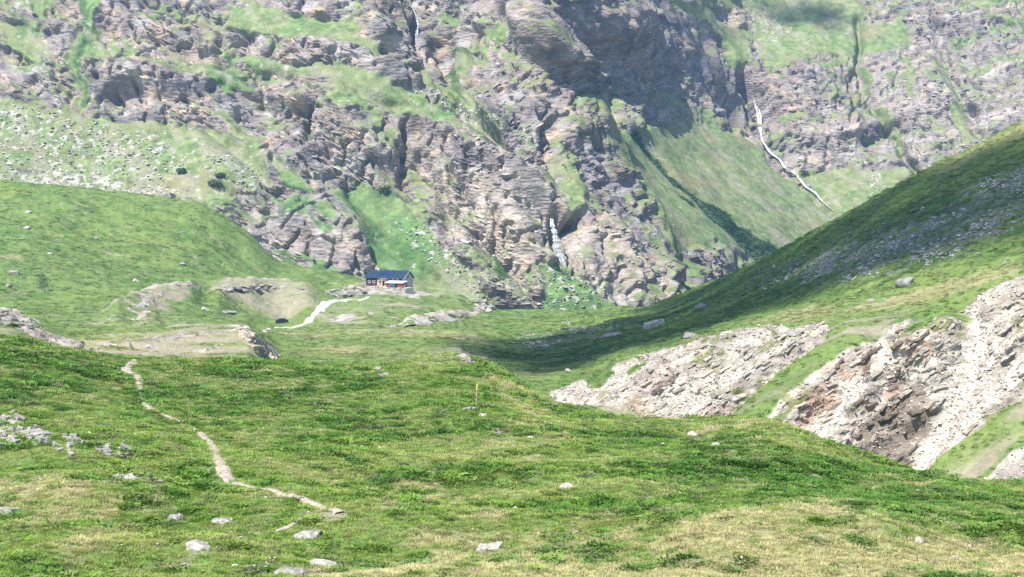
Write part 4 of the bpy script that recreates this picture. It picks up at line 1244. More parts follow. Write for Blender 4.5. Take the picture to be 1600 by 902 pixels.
PATHS_PX = [
 ([(208,554),(212,563),(200,573),(198,580),(212,586),(220,597),(219,610),(224,624),(238,640),(262,651),(282,660),(303,670),(320,685),(331,694),(337,706),(343,722),(350,738),(356,750),(376,757),(420,766),(470,780),(500,792),(530,803)],
  [0.5,0.5,0.45,0.35,0.3,0.3,0.32,0.34,0.26,0.14,0.2,0.24,0.26,0.32,0.36,0.36,0.36,0.36,0.24,0.2,0.24,0.28,0.16]),
 ([(430,832),(455,822),(470,812)], [0.12,0.2,0.1]),
]
def px_line(pts, S, n):
    P = [hit(x, y, S) for x, y in pts]
    P = [q for q in P if q is not None]
    t = np.linspace(0, len(P)-1, n); i = np.clip(t.astype(int), 0, len(P)-2); f = t-i
    xs = np.array([q.x for q in P]); ys = np.array([q.y for q in P])
    def cr(a):
        a0 = a[np.clip(i-1, 0, len(a)-1)]; a1 = a[i]; a2 = a[i+1]; a3 = a[np.clip(i+2, 0, len(a)-1)]
        return 0.5*((2*a1)+(-a0+a2)*f+(2*a0-5*a1+4*a2-a3)*f*f+(-a0+3*a1-3*a2+a3)*f**3)
    return cr(xs), cr(ys), t
path_lines = []
for pts, ws in PATHS_PX:
    X_, Y_, t_ = px_line(pts, near, 30*len(pts)//3)
    path_lines.append((X_, Y_, 1.0*np.interp(t_, np.arange(len(ws)), ws)))

def path_dist(x, y):
    d = np.full(len(x), 99.0)
    for X_, Y_, W_ in path_lines:
        for a, b_, w in zip(X_[::3], Y_[::3], W_[::3]):
            d = np.minimum(d, np.hypot(x-a, y-b_) - w)
    return d

def ground_tint(x, D):
    i = np.clip(np.interp(800+F*x/D, near.px, np.arange(len(near.px))).round().astype(int), 0, len(near.px)-1)
    j = np.clip(np.interp(D, near.D, np.arange(len(near.D))).round().astype(int), 0, len(near.D)-1)
    return near.dark[j, i], near.dry[j, i], near.earth[j, i], near.rock[j, i]

px, x, D, z = meadow_points(118000)
dk, dr, ea, ro = ground_tint(x, D)
keep = (ro < 0.5) & (path_dist(x, D) > -0.06) & (path_dist(x, D+0.9) > -0.1) & (path_dist(x, D+1.8) > -0.1) & (path_dist(x, D+2.7) > -0.05) & (rng.uniform(0, 1, len(x)) > ea*0.75)
px, x, D, z, dk, dr, ea = [a[keep] for a in (px, x, D, z, dk, dr, ea)]
n = len(x)
pp = (x.astype(np.float32), D.astype(np.float32), np.zeros(n, np.float32))
cl = fbm(pp, 1.3, 3, off=5)*0.55 + fbm(pp, 7.0, 3, off=25)*0.6; hue = fbm(pp, 6.0, 3, off=15)
herby = rng.uniform(0, 1, n) < np.clip(0.04 + 0.35*dk - 0.35*dr + cl*0.8, 0.02, 0.8)
idx = np.where(herby, rng.integers(3, 5, n), rng.integers(0, 3, n))
tint = np.tile(np.array([0.235, 0.335, 0.062], np.float32), (n, 1))
tint = mix3(tint, [0.32, 0.375, 0.09], sstep(-0.1, 0.4, hue))
tint = mix3(tint, [0.10, 0.21, 0.035], np.clip(dk*0.7 + cl*0.7 - 0.1, 0, 1))
tint = mix3(tint, [0.56, 0.50, 0.27], np.clip(dr*0.95 - cl*0.8 + hue*0.3, 0, 1)*np.where(herby, 0.25, 0.9))
tint = mix3(tint, [0.30, 0.24, 0.15], (rng.uniform(0, 1, n) < 0.08).astype(np.float32)*0.8)
tint = np.where(herby[:, None], tint*np.array([0.75, 0.9, 0.8]), tint)
far = np.clip((D-50)/110, 0, 1)
sc = (0.8 + 0.7*far)*rng.uniform(0.6, 1.35, n)*np.where(herby, 1.0+0.7*np.clip(cl*2, 0, 1), 1.0)
scatter('meadow_grass', protos, np.stack([x, D, z-0.02], -1), np.stack([sc, sc, sc*rng.uniform(.7, 1.2, n)], -1), tint,
        rng.uniform(0, 6.283, n), rng.normal(0, .12, (n, 2)), idx)

# tussocks on the valley floor and the hillside
def mid_points(n):
    px = rng.uniform(-40, 1640, n); D = 150*(660/150)**rng.uniform(0, 1, n)
    x = D*(px-800)/F
    i = np.clip(np.interp(px, mid.px, np.arange(len(mid.px))).round().astype(int), 0, len(mid.px)-1)
    j = np.clip(np.interp(D, mid.D, np.arange(len(mid.D))).round().astype(int), 0, len(mid.D)-1)
    return px, x, D, sample(mid, x, D), i, j
px, x, D, z, i_, j_ = mid_points(70000)
keep = (mid.rock[j_, i_] < 0.3) & (rng.uniform(0, 1, len(x)) > mid.earth[j_, i_]*1.4) & ~((px > 370) & (px < 600) & (D > 480) & (D < 640) & (rng.uniform(0, 1, len(x)) < 0.8))
px, x, D, z, i_, j_ = [a[keep] for a in (px, x, D, z, i_, j_)]
n = len(x)
pp = (x.astype(np.float32)*0.5, D.astype(np.float32), np.zeros(n, np.float32))
cl = fbm(pp, 5.0, 3, off=5)
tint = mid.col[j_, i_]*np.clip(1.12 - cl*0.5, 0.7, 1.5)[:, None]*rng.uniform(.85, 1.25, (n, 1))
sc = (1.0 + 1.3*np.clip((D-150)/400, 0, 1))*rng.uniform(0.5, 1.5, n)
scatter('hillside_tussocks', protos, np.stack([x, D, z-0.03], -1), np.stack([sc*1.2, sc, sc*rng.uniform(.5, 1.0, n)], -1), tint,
        rng.uniform(0, 6.283, n), rng.normal(0, .12, (n, 2)), rng.integers(0, 5, n))

# small stones
stone_mat = leaf_mat('small stones', None, 0.9, 0.0)
sp = []
for i in range(5):
    me = rock_mesh('stone', 40+i, 0.6, 2 if i < 2 else 1, 7); me.materials.append(stone_mat)
    sp.append(bpy.data.objects.new('stone', me))
def stones(name, pts, s0, s1, tints, fl=1.0):
    n = len(pts); P = np.array(pts)
    s = s0 + (s1-s0)*rng.uniform(0, 1, n)**3
    t = np.asarray(tints, np.float32)[rng.integers(0, len(tints), n)]*rng.uniform(.75, 1.15, (n, 1))
    return scatter(name, sp, P, np.stack([s*rng.uniform(.8, 1.5, n), s, s*rng.uniform(.5, .9, n)*fl], -1), t, rng.uniform(0, 6.28, n), rng.normal(0, .3, (n, 2)), rng.integers(0, 5, n))
stones('hillside_scree', pick_scree(11000, mid, raw_scree*(mid.D[:, None] < 560)*scree_break, 0.2, 190, 560), 0.10, 0.55, [(0.36,0.355,0.33),(0.27,0.27,0.255),(0.45,0.44,0.41)])
bank = mid.rock*((mid.D[:, None] < 245) & (mid.D[:, None] > 138))*(mid.PX > 850)*np.clip(0.45+mid.white, 0, 1)
bi = np.argwhere(rng.uniform(0, 1, bank.shape) < bank)
bi = bi[rng.permutation(len(bi))[:24000]]
stones('bank_rubble', mid.P[bi[:, 0], bi[:, 1]] + rng.normal(0, .08, (len(bi), 3)), 0.05, 0.27, [(0.48,0.435,0.375),(0.53,0.495,0.44),(0.37,0.32,0.265),(0.41,0.37,0.32)])
px, x, D, z = meadow_points(9000)
dk, dr, ea, ro = ground_tint(x, D)
pp = (x.astype(np.float32), D.astype(np.float32), np.zeros(len(x), np.float32))
k = (rng.uniform(0, 1, len(x)) < np.clip(0.06 + ea*0.9 + 0.5*sstep(0.15, 0.5, fbm(pp, 9, 3, off=44))*(px < 640), 0, 1))
stones('meadow_stones', np.stack([x, D, z+0.04], -1)[k], 0.04, 0.17, [(0.42,0.40,0.36),(0.33,0.31,0.27),(0.48,0.46,0.41)])
# stones of the mountain's grass slopes
ok = np.argwhere((wall.scree > 0.3) & (wall.grass > 0.4))
ok = ok[rng.permutation(len(ok))[:4200]]
wp = wall.P[ok[:, 0], ok[:, 1]] + rng.normal(0, .4, (len(ok), 3))
stones('mountain_scree', wp, 0.25, 1.25, [(0.44,0.42,0.38),(0.34,0.325,0.30),(0.50,0.48,0.44)], 0.6)
bk = np.argwhere((wall.bush > 0.35) & (wall.grass > 0.3) & (wall.PX[None, :] > 960))
bk = bk[rng.permutation(len(bk))[:2600]]; n = len(bk)
bs = rng.uniform(3.0, 7.0, n)
scatter('gully_shrubs', protos[3:], wall.P[bk[:, 0], bk[:, 1]] - wall.N[bk[:, 0], bk[:, 1]]*0.3, np.stack([bs, bs, bs*1.5], -1), np.array([0.07, 0.15, 0.05])*rng.uniform(.6, 1.5, (n, 1)), rng.uniform(0, 6.28, n), rng.normal(0, .25, (n, 2)), rng.integers(0, 2, n))

# jutting beds on the cliffs: countless small ledges, one mass
cand = np.argwhere((wall.grass < 0.35) & (rng.uniform(0, 1, wall.grass.shape) < wall.rgh**1.5))
cand = cand[(cand[:, 0] > 34) & (cand[:, 0] < 425)]
cand = cand[rng.permutation(len(cand))[:8500]]
cj, ci = cand[:, 0], cand[:, 1]
wb, wc = wall.w[0][cj, ci], wall.w[1][cj, ci]
nb_ = np.stack([0.44*(1-wb)*(1-wc) - 0.55*wb - 0.22*wc, np.full(len(cj), -0.1), 0.90*(1-wb)*(1-wc) + 0.83*wb + 0.97*wc], -1)
nb_ += rng.normal(0, .13, nb_.shape); nb_ /= np.linalg.norm(nb_, axis=-1, keepdims=True)
Nw = wall.N[cj, ci]*np.array([.5, 1, .4]); ax_ = np.cross(Nw, nb_); ax_ /= np.linalg.norm(ax_, axis=-1, keepdims=True)+1e-9; ay_ = np.cross(nb_, ax_)
# euler XYZ from the frame (ax, ay, nb)
ey = np.arcsin(np.clip(-ax_[:, 2], -1, 1)); ex = np.arctan2(ay_[:, 2], nb_[:, 2]); ez = np.arctan2(ax_[:, 1], ax_[:, 0])
n = len(cj); Ls = rng.uniform(0.8, 1.0, n)*(0.7+3.2*rng.uniform(0, 1, n)**2.5)
scatter('cliff_ledges', sp, wall.P[cj, ci] - wall.N[cj, ci]*0.15, np.stack([Ls, Ls*.5, Ls*rng.uniform(.14, .38, n)], -1), wall.col[cj, ci]*rng.uniform(.8, 1.2, (n, 1)), ez, np.stack([ex, ey], -1), rng.integers(0, 5, n))

# ------------------------------------------------------------------ trail and track
def strip(name, X_, Y_, W_, S, mat, lift, across=5, seed=0):
    n = len(X_); r = np.random.default_rng(seed)
    tx = np.gradient(X_); ty = np.gradient(Y_); l = np.hypot(tx, ty)+1e-9; tx /= l; ty /= l
    sd = .22 if 'foot' in name else .06
    wl = np.convolve(r.normal(0, sd, n+4), np.ones(5)/5, 'valid'); wr = np.convolve(r.normal(0, sd, n+4), np.ones(5)/5, 'valid')
    V = []; Fc = []
    for i in range(n):
        for j in range(across):
            t = j/(across-1)*2-1
            o = t*W_[i]*(1 + (wl[i] if t < 0 else wr[i])*2.0)
            x = X_[i]-ty[i]*o; y = Y_[i]+tx[i]*o
            V.append((x, y, float(sample(S, x, y)[0]) + lift*(1 - 0.8*abs(t)**4)))
    for i in range(n-1):
        for j in range(across-1):
            a = i*across+j
            Fc.append((a, a+1, a+across+1, a+across))
    return tag(link_mesh(name, mesh_from(name, V, Fc, True), mat), kind='structure')
soil = noise_mat('trodden stony soil', (0.22, 0.185, 0.14), (0.43, 0.385, 0.31), 3.5, 0.95, 0.5, 0.05, coords='Object')
gravel = noise_mat('white gravel', (0.52, 0.48, 0.41), (0.74, 0.70, 0.62), 1.2, 0.95, 0.4, 0.06)
for i, (X_, Y_, W_) in enumerate(path_lines):
    strip('footpath', X_, Y_, W_, near, soil, 0.09, 5, i)
X_, Y_, t_ = px_line([(380,517),(420,514),(445,513),(466,510),(484,499),(494,489),(503,480),(516,473),(540,470),(575,465)], mid, 110)
strip('gravel_track', X_, Y_, np.interp(t_, [0,2,3,5,7,9], [0.7,0.8,1.2,1.5,1.6,0.9]), mid, gravel, 0.3, 7, 30)

# ------------------------------------------------------------------ waterfalls
water_mat, nt, b = new_mat('white water')
wn_ = nt.nodes.new('ShaderNodeTexNoise'); wn_.inputs['Scale'].default_value = 0.8; wn_.inputs['Detail'].default_value = 4
tc_ = nt.nodes.new('ShaderNodeTexCoord'); mp_ = nt.nodes.new('ShaderNodeMapping'); mp_.inputs['Scale'].default_value = (1, 1, 0.15)
nt.links.new(tc_.outputs['Object'], mp_.inputs[0]); nt.links.new(mp_.outputs[0], wn_.inputs['Vector'])
cr_ = nt.nodes.new('ShaderNodeValToRGB'); cr_.color_ramp.elements[0].color = (0.45, 0.50, 0.55, 1); cr_.color_ramp.elements[1].color = (0.9, 0.92, 0.94, 1)
cr_.color_ramp.elements[0].position = 0.3; cr_.color_ramp.elements[1].position = 0.55
nt.links.new(wn_.outputs['Fac'], cr_.inputs[0]); nt.links.new(cr_.outputs[0], b.inputs['Base Color']); b.inputs['Roughness'].default_value = 0.4
tb_ = nt.nodes.new('ShaderNodeBsdfTransparent'); ms_ = nt.nodes.new('ShaderNodeMixShader')
mr_ = nt.nodes.new('ShaderNodeMapRange'); mr_.inputs[1].default_value = .35; mr_.inputs[2].default_value = .6; mr_.inputs[3].default_value = .45; mr_.inputs[4].default_value = .05
nt.links.new(wn_.outputs['Fac'], mr_.inputs[0]); nt.links.new(mr_.outputs[0], ms_.inputs[0])
nt.links.new(b.outputs[0], ms_.inputs[1]); nt.links.new(tb_.outputs[0], ms_.inputs[2]); nt.links.new(ms_.outputs[0], nt.nodes['Material Output'].inputs[0])
def waterfall(name, pts, ws, seed):
    r = random.Random(seed)
    Q = [wall_seen(q[0]+(r.uniform(-4.5, 4.5) if len(pts) > 6 else 0), q[1]) for q in pts]
    n = 40; t = np.linspace(0, len(Q)-1, n)
    A = np.array([[q.x, q.y, q.z] for q in Q])
    if len(Q) < 7:                           # a free fall: it hangs clear of the rock
        A[:, 1] = A[:, 1].min() - 1.0; A[:, 0] = [A[k, 1]*(pts[k][0]-800)/F for k in range(len(Q))]; A[:, 2] = [A[k, 1]*(YH-pts[k][1])/F for k in range(len(Q))]
    L_ = np.stack([np.interp(t, np.arange(len(Q)), A[:, k]) for k in range(3)], -1)
    W_ = np.interp(t, np.arange(len(Q)), ws)*np.array([r.uniform(.55, 1.2) for _ in range(n)])
    V = []; Fc = []; m = 5
    for k in range(16):                     # separate strands of falling water
        a0 = 0 if k < 3 else r.randrange(0, n-8); a1 = n if k < 3 else min(n, a0+r.randrange(7, 20))
        off = r.uniform(-.75, .75) *.6 if k >= 3 else (k-1)*.25; ph = r.uniform(0, 6); hw = r.uniform(.14, .30)
        base = len(V)
        for i in range(a0, a1):
            f = math.sin((i-a0+.6)/(a1-a0+.2)*math.pi)**.5
            for j in range(m):
                u = j/(m-1)*2-1
                w = W_[i]*0.5*L_[i, 1]/F
                V.append((L_[i, 0]+w*(off+math.sin(i*.35+ph)*(.1 if len(pts) < 7 else .25))+u*w*hw*f*r.uniform(.7, 1.2), L_[i, 1]-2.6-(1-u*u)*w*.4-k*.06, L_[i, 2]+0.3))
        for i in range(a1-a0-1):
            for j in range(m-1):
                a = base+i*m+j; Fc.append((a, a+m, a+m+1, a+1))
    return tag(link_mesh(name, mesh_from(name, V, Fc, True), water_mat), kind='structure')
waterfall('waterfall', [(861,342),(865,360),(870,382),(876,402),(884,420)], [9,15,18,19,14], 1)
waterfall('waterfall', [(1168,150),(1180,178),(1190,204),(1192,222),(1200,238),(1214,250),(1222,262),(1242,272),(1254,290),(1272,300),(1280,314),(1302,330)], [5,10,14,16,12,8,7,6,5,5,4,3], 2)
waterfall('waterfall', [(639,4),(649,22),(654,40),(652,56),(650,74)], [5,6,7,7,5], 3)
waterfall('waterfall', [(955,176),(958,186)], [2,2], 4)

# ------------------------------------------------------------------ the hut
def box(bm, x0, x1, y0, y1, z0, z1):
    vs = [bm.verts.new((x, y, z)) for z in (z0, z1) for x, y in ((x0, y0), (x1, y0), (x1, y1), (x0, y1))]
    for f in ((3,2,1,0),(4,5,6,7),(0,1,5,4),(1,2,6,5),(2,3,7,6),(3,0,4,7)):
        bm.faces.new([vs[i] for i in f])
def prism(bm, prof, x0, x1):
    """profile in (y, z) swept along x"""
    a = [bm.verts.new((x0, y, z)) for y, z in prof]; b_ = [bm.verts.new((x1, y, z)) for y, z in prof]
    n = len(prof)
    bm.faces.new(a[::-1]); bm.faces.new(b_)
    for i in range(n): bm.faces.new((a[i], a[(i+1) % n], b_[(i+1) % n], b_[i]))
def part(name, fn, mat, parent):
    bm = bmesh.new(); fn(bm)
    bmesh.ops.recalc_face_normals(bm, faces=bm.faces)
    me = bpy.data.meshes.new(name); bm.to_mesh(me); bm.free()
    return link_mesh(name, me, mat, parent)
def boxpart(name, dims, mat, parent):
    return part(name, lambda bm: [box(bm, *d) for d in ([dims] if not isinstance(dims[0], (tuple, list)) else dims)], mat, parent)

wood_dark = noise_mat('dark stained timber', (0.030, 0.018, 0.016), (0.085, 0.048, 0.040), 3.0, 0.8, 0.2, 0.02)
stone_wall = noise_mat('beige rubble wall', (0.34, 0.27, 0.20), (0.60, 0.51, 0.40), 2.2, 0.9, 0.5, 0.05)
plaster = noise_mat('pale plaster', (0.36, 0.32, 0.32), (0.52, 0.48, 0.48), 1.5, 0.9, 0.1, 0.01)
roof_blue = noise_mat('blue metal roofing', (0.014, 0.032, 0.058), (0.024, 0.050, 0.082), 0.6, 0.6, 0.0, spec=0.15)
solar = noise_mat('solar panel', (0.012, 0.04, 0.10), (0.016, 0.035, 0.08), 0.8, 0.4, 0.0, spec=0.3)
red_paint = noise_mat('red painted boards', (0.20, 0.045, 0.045), (0.32, 0.08, 0.075), 2.0, 0.7, 0.15, 0.02)
white_paint = noise_mat('white sheet roof', (0.72, 0.70, 0.70), (0.84, 0.82, 0.81), 1.0, 0.6, 0.0)
glass_dark = noise_mat('window glass', (0.02, 0.025, 0.035), (0.05, 0.06, 0.075), 1.0, 0.1, 0.0, spec=0.6)
frame_white = noise_mat('white window frame', (0.65, 0.64, 0.62), (0.78, 0.77, 0.75), 2.0, 0.6, 0.0)
steel_blue = noise_mat('blue-grey steel', (0.05, 0.07, 0.11), (0.09, 0.12, 0.17), 1.5, 0.5, 0.0)
wood_pale = noise_mat('weathered planks', (0.28, 0.20, 0.14), (0.45, 0.35, 0.26), 4.0, 0.85, 0.2, 0.01)

HUT_A = R(-24)
c_ = hit(600, 449, mid)
HD = 604.0
hut_xy = Vector((HD*(571-800)/F, HD+2))
terr_z = (YH-447.5)*HD/F
hut = empty('mountain_hut', (hut_xy.x, hut_xy.y, terr_z), HUT_A)
tag(hut, 'mountain hut with blue roof, dark timber walls and white-roofed red veranda', 'hut')
Lh, Wd, He, Hr = 16.2, 8.0, 3.5, 5.9           # length, depth, eaves, ridge
boxpart('foundation', (-0.1, Lh+0.1, -0.1, Wd+0.1, -4.0, 0.05), stone_wall, hut)
boxpart('timber_wall', (0, 5.0, 0, Wd-0.02, 0.05, He), wood_dark, hut)
boxpart('stone_wall', (5.0, 7.4, -0.12, Wd-0.04, 0.05, He-0.05), stone_wall, hut)
boxpart('front_wall', (7.4, Lh-0.02, 0.02, Wd-0.06, 0.05, He-0.02), wood_dark, hut)
part('gable_wall', lambda bm: prism(bm, [(0.0, 0.05), (Wd, 0.05), (Wd, He), (Wd/2, Hr-0.15), (0.0, He)], Lh-0.2, Lh), plaster, hut)
part('gable_wall', lambda bm: prism(bm, [(0.03, He-.1), (Wd-.03, He-.1), (Wd/2, Hr-0.15)], 0.01, 0.2), wood_dark, hut)
pitch = (Hr-He)/(Wd/2)
def roof_side(bm, s):
    y_e = -0.7 if s < 0 else Wd+0.7
    z_e = He-0.7*pitch
    prism(bm, [(y_e, z_e+0.02), (Wd/2, Hr+0.02), (Wd/2, Hr+0.2), (y_e, z_e+0.2)], -0.6, Lh+0.7)
roof = part('roof', lambda bm: (roof_side(bm, -1), roof_side(bm, 1)), roof_blue, hut)
for k in range(14):                       # standing seams
    x = -0.5 + k*(Lh+1.1)/13
    part('roof_seam', lambda bm: prism(bm, [(-0.7, He-0.7*pitch+0.2), (Wd/2, Hr+0.2), (Wd/2, Hr+0.27), (-0.7, He-0.7*pitch+0.27)], x-0.04, x+0.04), roof_blue, roof)
for k in range(5):
    x = 4.2+k*1.35
    part('solar_panel', lambda bm: prism(bm, [(0.9, He+0.9*pitch+0.30), (2.8, He+2.8*pitch+0.30), (2.8, He+2.8*pitch+0.36), (0.9, He+0.9*pitch+0.36)], x, x+1.25), solar, roof)
boxpart('chimney', (3.2, 3.9, Wd/2-0.4, Wd/2+0.3, Hr-0.3, Hr+1.0), stone_wall, roof)
for s in (-1, 1):
    y_e = -0.75 if s < 0 else Wd+0.75
    part('bargeboard', lambda bm: prism(bm, [(y_e, He-0.7*pitch-0.12), (Wd/2, Hr-0.05), (Wd/2, Hr+0.28), (y_e, He-0.7*pitch+0.24)], Lh+0.7, Lh+0.78), frame_white, roof)
def window(x, z, w, h, y=-0.04):
    f = boxpart('window', [(x-.08, x, y-.06, y+.1, z-.08, z+h+.08), (x+w, x+w+.08, y-.06, y+.1, z-.08, z+h+.08), (x, x+w, y-.06, y+.1, z-.08, z), (x, x+w, y-.06, y+.1, z+h, z+h+.08), (x+w/2-.03, x+w/2+.03, y-.055, y+.1, z, z+h)], frame_white, hut)
    boxpart('pane', (x, x+w, y-.02, y+.08, z, z+h), glass_dark, f)
window(1.0, 1.3, 1.0, 0.9); window(3.0, 1.3, 1.0, 0.9); window(5.6, 1.2, 1.0, 1.1, -0.16); window(9.6, 2.0, .8, .9, -.02); window(11.3, 2.1, .8, .9, -.02); window(13.2, 2.2, .9, .8, -.02)
boxpart('door', (8.0, 9.0, -0.06, 0.06, 0.05, 2.15), wood_pale, hut)
bal = boxpart('balcony', [(7.0, 9.6, -1.2, 0.0, 2.25, 2.38)], wood_pale, hut)
boxpart('railing', [(7.0, 9.6, -1.2, -1.14, 3.05, 3.13)] + [(7.0+i*.36, 7.05+i*.36, -1.19, -1.15, 2.38, 3.05) for i in range(8)], frame_white, bal)
boxpart('post', [(7.02, 7.14, -1.18, -1.06, 0, 2.25)], wood_dark, bal); boxpart('post', [(9.44, 9.56, -1.18, -1.06, 0, 2.25)], wood_dark, bal)
# veranda in front of the right-hand end and round the corner
ver = boxpart('veranda_wall', [(10.6, Lh+1.6, -3.4, -0.02, -0.6, 0.9), (10.6, 10.75, -3.4, -0.02, 0.9, 1.55), (Lh+1.45, Lh+1.6, -3.4, -0.02, .9, 1.55)], red_paint, hut)
part('veranda_roof', lambda bm: prism(bm, [(-3.9, 1.55), (-0.02, 2.15), (-0.02, 2.28), (-3.9, 1.68)], 10.2, Lh+1.9), white_paint, hut)
for k in range(6):
    x = 10.62+k*(Lh+1.0-10.62)/5
    boxpart('post', (x, x+.14, -3.42, -3.28, 0.9, 1.62), red_paint, ver)
for k in range(5):
    x = 10.62+k*(Lh+1.0-10.62)/5
    boxpart('pane', (x+.14, x+(Lh+1.0-10.62)/5, -3.37, -3.33, 0.9, 1.6), glass_dark, ver)
boxpart('notice_board', (Lh+1.605, Lh+1.66, -2.4, -1.6, 0.1, 1.0), white_paint, ver)
def gableside(bm): box(bm, Lh+0.003, Lh+0.06, 3.0, 4.4, 3.2, 4.3)
part('window', gableside, glass_dark, hut)

def hut_world(x, y, z=0.0):
    return hut.matrix_basis @ Vector((x, y, z))
bpy.context.view_layer.update()
# terrace
terr = empty('terrace', hut_world(0, 0, 0), HUT_A)
tag(terr, 'pale stone terrace with low retaining wall in front of the hut', 'terrace')
def slabtop(bm): box(bm, -3.5, Lh+4.5, -6.0, -0.15, -2.5, -0.12)
part('paving', slabtop, gravel, terr)
r_ = random.Random(5)
for k in range(34):
    x = -3.5 + k*(Lh+8)/34
    w = (Lh+8)/34
    boxpart('stone', (x, x+w*0.94, -6.35-r_.uniform(0, .25), -5.9, -2.5, -0.05+r_.uniform(-.25, .2)), lime_rock, terr)
def table(x, y, rz, label):
    t = empty('picnic_table', hut_world(x, y, -0.12), HUT_A+rz)
    tag(t, label, 'table', 'picnic tables on the hut terrace')
    for k in range(4): boxpart('plank', (-.9, .9, -.4+k*.2, -.4+k*.2+.17, .70, .75), wood_pale, t)
    for s in (-.75, .59):
        boxpart('bench', (-.9, .9, s, s+.2, .42, .46), wood_pale, t)
    for s in (-.7, .6): boxpart('leg', [(s, s+.1, -.72, .76, .36, .42), (s, s+.1, -.4, -.3, 0, .7), (s, s+.1, .3, .4, 0, .7), (s, s+.1, -.7, -.62, 0, .36), (s, s+.1, .66, .74, 0, .36)], wood_pale, t)
table(0.2, -3.0, .1, 'wooden picnic table before the dark timber end of the hut')
table(3.3, -4.6, -.2, 'wooden picnic table at the terrace edge, second from the left')
table(6.4, -3.2, .05, 'wooden picnic table in front of the beige stone wall')
cont = empty('storage_container', hut_world(14.2, -5.0, -0.12), HUT_A+R(6))
tag(cont, 'dark blue-grey storage box standing in front of the red veranda', 'container')
boxpart('body', (-1.15, 1.15, -.8, .8, -0.3, 1.5), steel_blue, cont)
part('lid', lambda bm: prism(bm, [(-.9, 1.5), (.9, 1.5), (.9, 1.7), (-.9, 1.58)], -1.25, 1.25), noise_mat('grey lid', (.12,.14,.18), (.2,.22,.26)), cont)
for s in (-.58, .03): boxpart('door', (s, s+.55, -.84, -.8, -.2, 1.4), steel_blue, cont)

# ------------------------------------------------------------------ parked car on the valley grass
car_p = hit(440, 505, mid)
car = empty('parked_car', car_p, R(18))
tag(car, 'small black car parked on the grass beside the gravel track', 'car')
paint = noise_mat('black car paint', (0.010, 0.012, 0.016), (0.016, 0.019, 0.025), 1.0, 0.25, 0.0, spec=0.5)
tyre_m = noise_mat('tyre rubber', (0.012, 0.012, 0.012), (0.02, 0.02, 0.02), 4, 0.9, 0.0)
rim_m = noise_mat('alloy rim', (0.35, 0.35, 0.36), (0.45, 0.45, 0.46), 4, 0.35, 0.0, metallic=0.8)
def car_body(bm):
    prof = [(-2.0, .35), (-2.05, .75), (-1.9, .95), (-1.35, 1.0), (-0.75, 1.48), (0.9, 1.52), (1.75, 1.02), (2.0, .95), (2.05, .6), (2.0, .35)]
    rows = []
    for s, w, top in ((-1, .86, 0), (-1, .80, 1), (1, .80, 1), (1, .86, 0)):
        rows.append([bm.verts.new((x, s*(w if z < 1.05 else w-.14*top-.05), z)) for x, z in prof])
    n = len(prof)
    a, b_ = rows[0], rows[3]
    bm.faces.new(a); bm.faces.new(b_[::-1])
    for i in range(n): bm.faces.new((a[i], b_[i], b_[(i+1) % n], a[(i+1) % n]))
    for v in rows[1]+rows[2]: bm.verts.remove(v)
    bmesh.ops.bevel(bm, geom=list(bm.edges), offset=.05, segments=2, affect='EDGES')
part('body', car_body, paint, car)
boxpart('window', [(-.6, .15, -.825, -.8, 1.05, 1.38), (.25, 1.0, -.825, -.8, 1.05, 1.38)], glass_dark, car)
boxpart('window', [(-.6, .15, .8, .825, 1.05, 1.38), (.25, 1.0, .8, .825, 1.05, 1.38)], glass_dark, car)
part('windscreen', lambda bm: prism(bm, [(-.68, 0), (.68, 0), (.62, .02), (-.62, .02)], 0, .7), glass_dark, car)
ws = car.children[-1]; ws.rotation_euler = (0, R(-39), 0); ws.location = (-1.31, 0, 1.04)
for x in (-1.3, 1.3):
    for s in (-1, 1):
        def wh(bm, x=x, s=s):
            bmesh.ops.create_cone(bm, cap_ends=True, segments=20, radius1=.33, radius2=.33, depth=.22, matrix=Matrix.Translation((x, s*.78, .33)) @ Matrix.Rotation(R(90), 4, 'X'))
        def rm(bm, x=x, s=s):
            bmesh.ops.create_cone(bm, cap_ends=True, segments=14, radius1=.2, radius2=.18, depth=.24, matrix=Matrix.Translation((x, s*.785, .33)) @ Matrix.Rotation(R(90), 4, 'X'))
        wv_ = part('wheel', wh, tyre_m, car); part('rim', rm, rim_m, wv_)
for s in (-.6, .6): boxpart('headlight', (-2.075, -2.0, s-.16, s+.16, .68, .82), frame_white, car)
for s in (-.6, .6): boxpart('tail_light', (2.0, 2.07, s-.16, s+.16, .75, .9), red_paint, car)

# ------------------------------------------------------------------ marker post
mp = hit(744, 637, near)
post = empty('marker_post', mp, 0.3)
tag(post, 'thin wooden trail marker post with a yellow top', 'marker post')
hp = 34*mp.y/F
def stake(bm):
    bmesh.ops.create_cone(bm, cap_ends=True, segments=10, radius1=.055, radius2=.045, depth=hp+.3, matrix=Matrix.Translation((0, 0, hp/2-.15)))
part('stake', stake, wood_pale, post)
yel = noise_mat('yellow paint', (0.50, 0.43, 0.12), (0.60, 0.52, 0.18), 6, 0.6, 0.0)
def head(bm):
    bmesh.ops.create_cone(bm, cap_ends=True, segments=10, radius1=.075, radius2=.075, depth=.34, matrix=Matrix.Translation((0, 0, hp-.12)))
    bmesh.ops.create_cone(bm, cap_ends=True, segments=10, radius1=.075, radius2=.02, depth=.08, matrix=Matrix.Translation((0, 0, hp+.09)))
part('painted_top', head, yel, post)
post.rotation_euler = (0, R(3), .3)
st = hit(205, 548, mid)
o = boulder(205, 538, 6, 20, 'slim pale standing stone on the ridge above the trail top', S=mid, sink=.3, name='standing_stone')

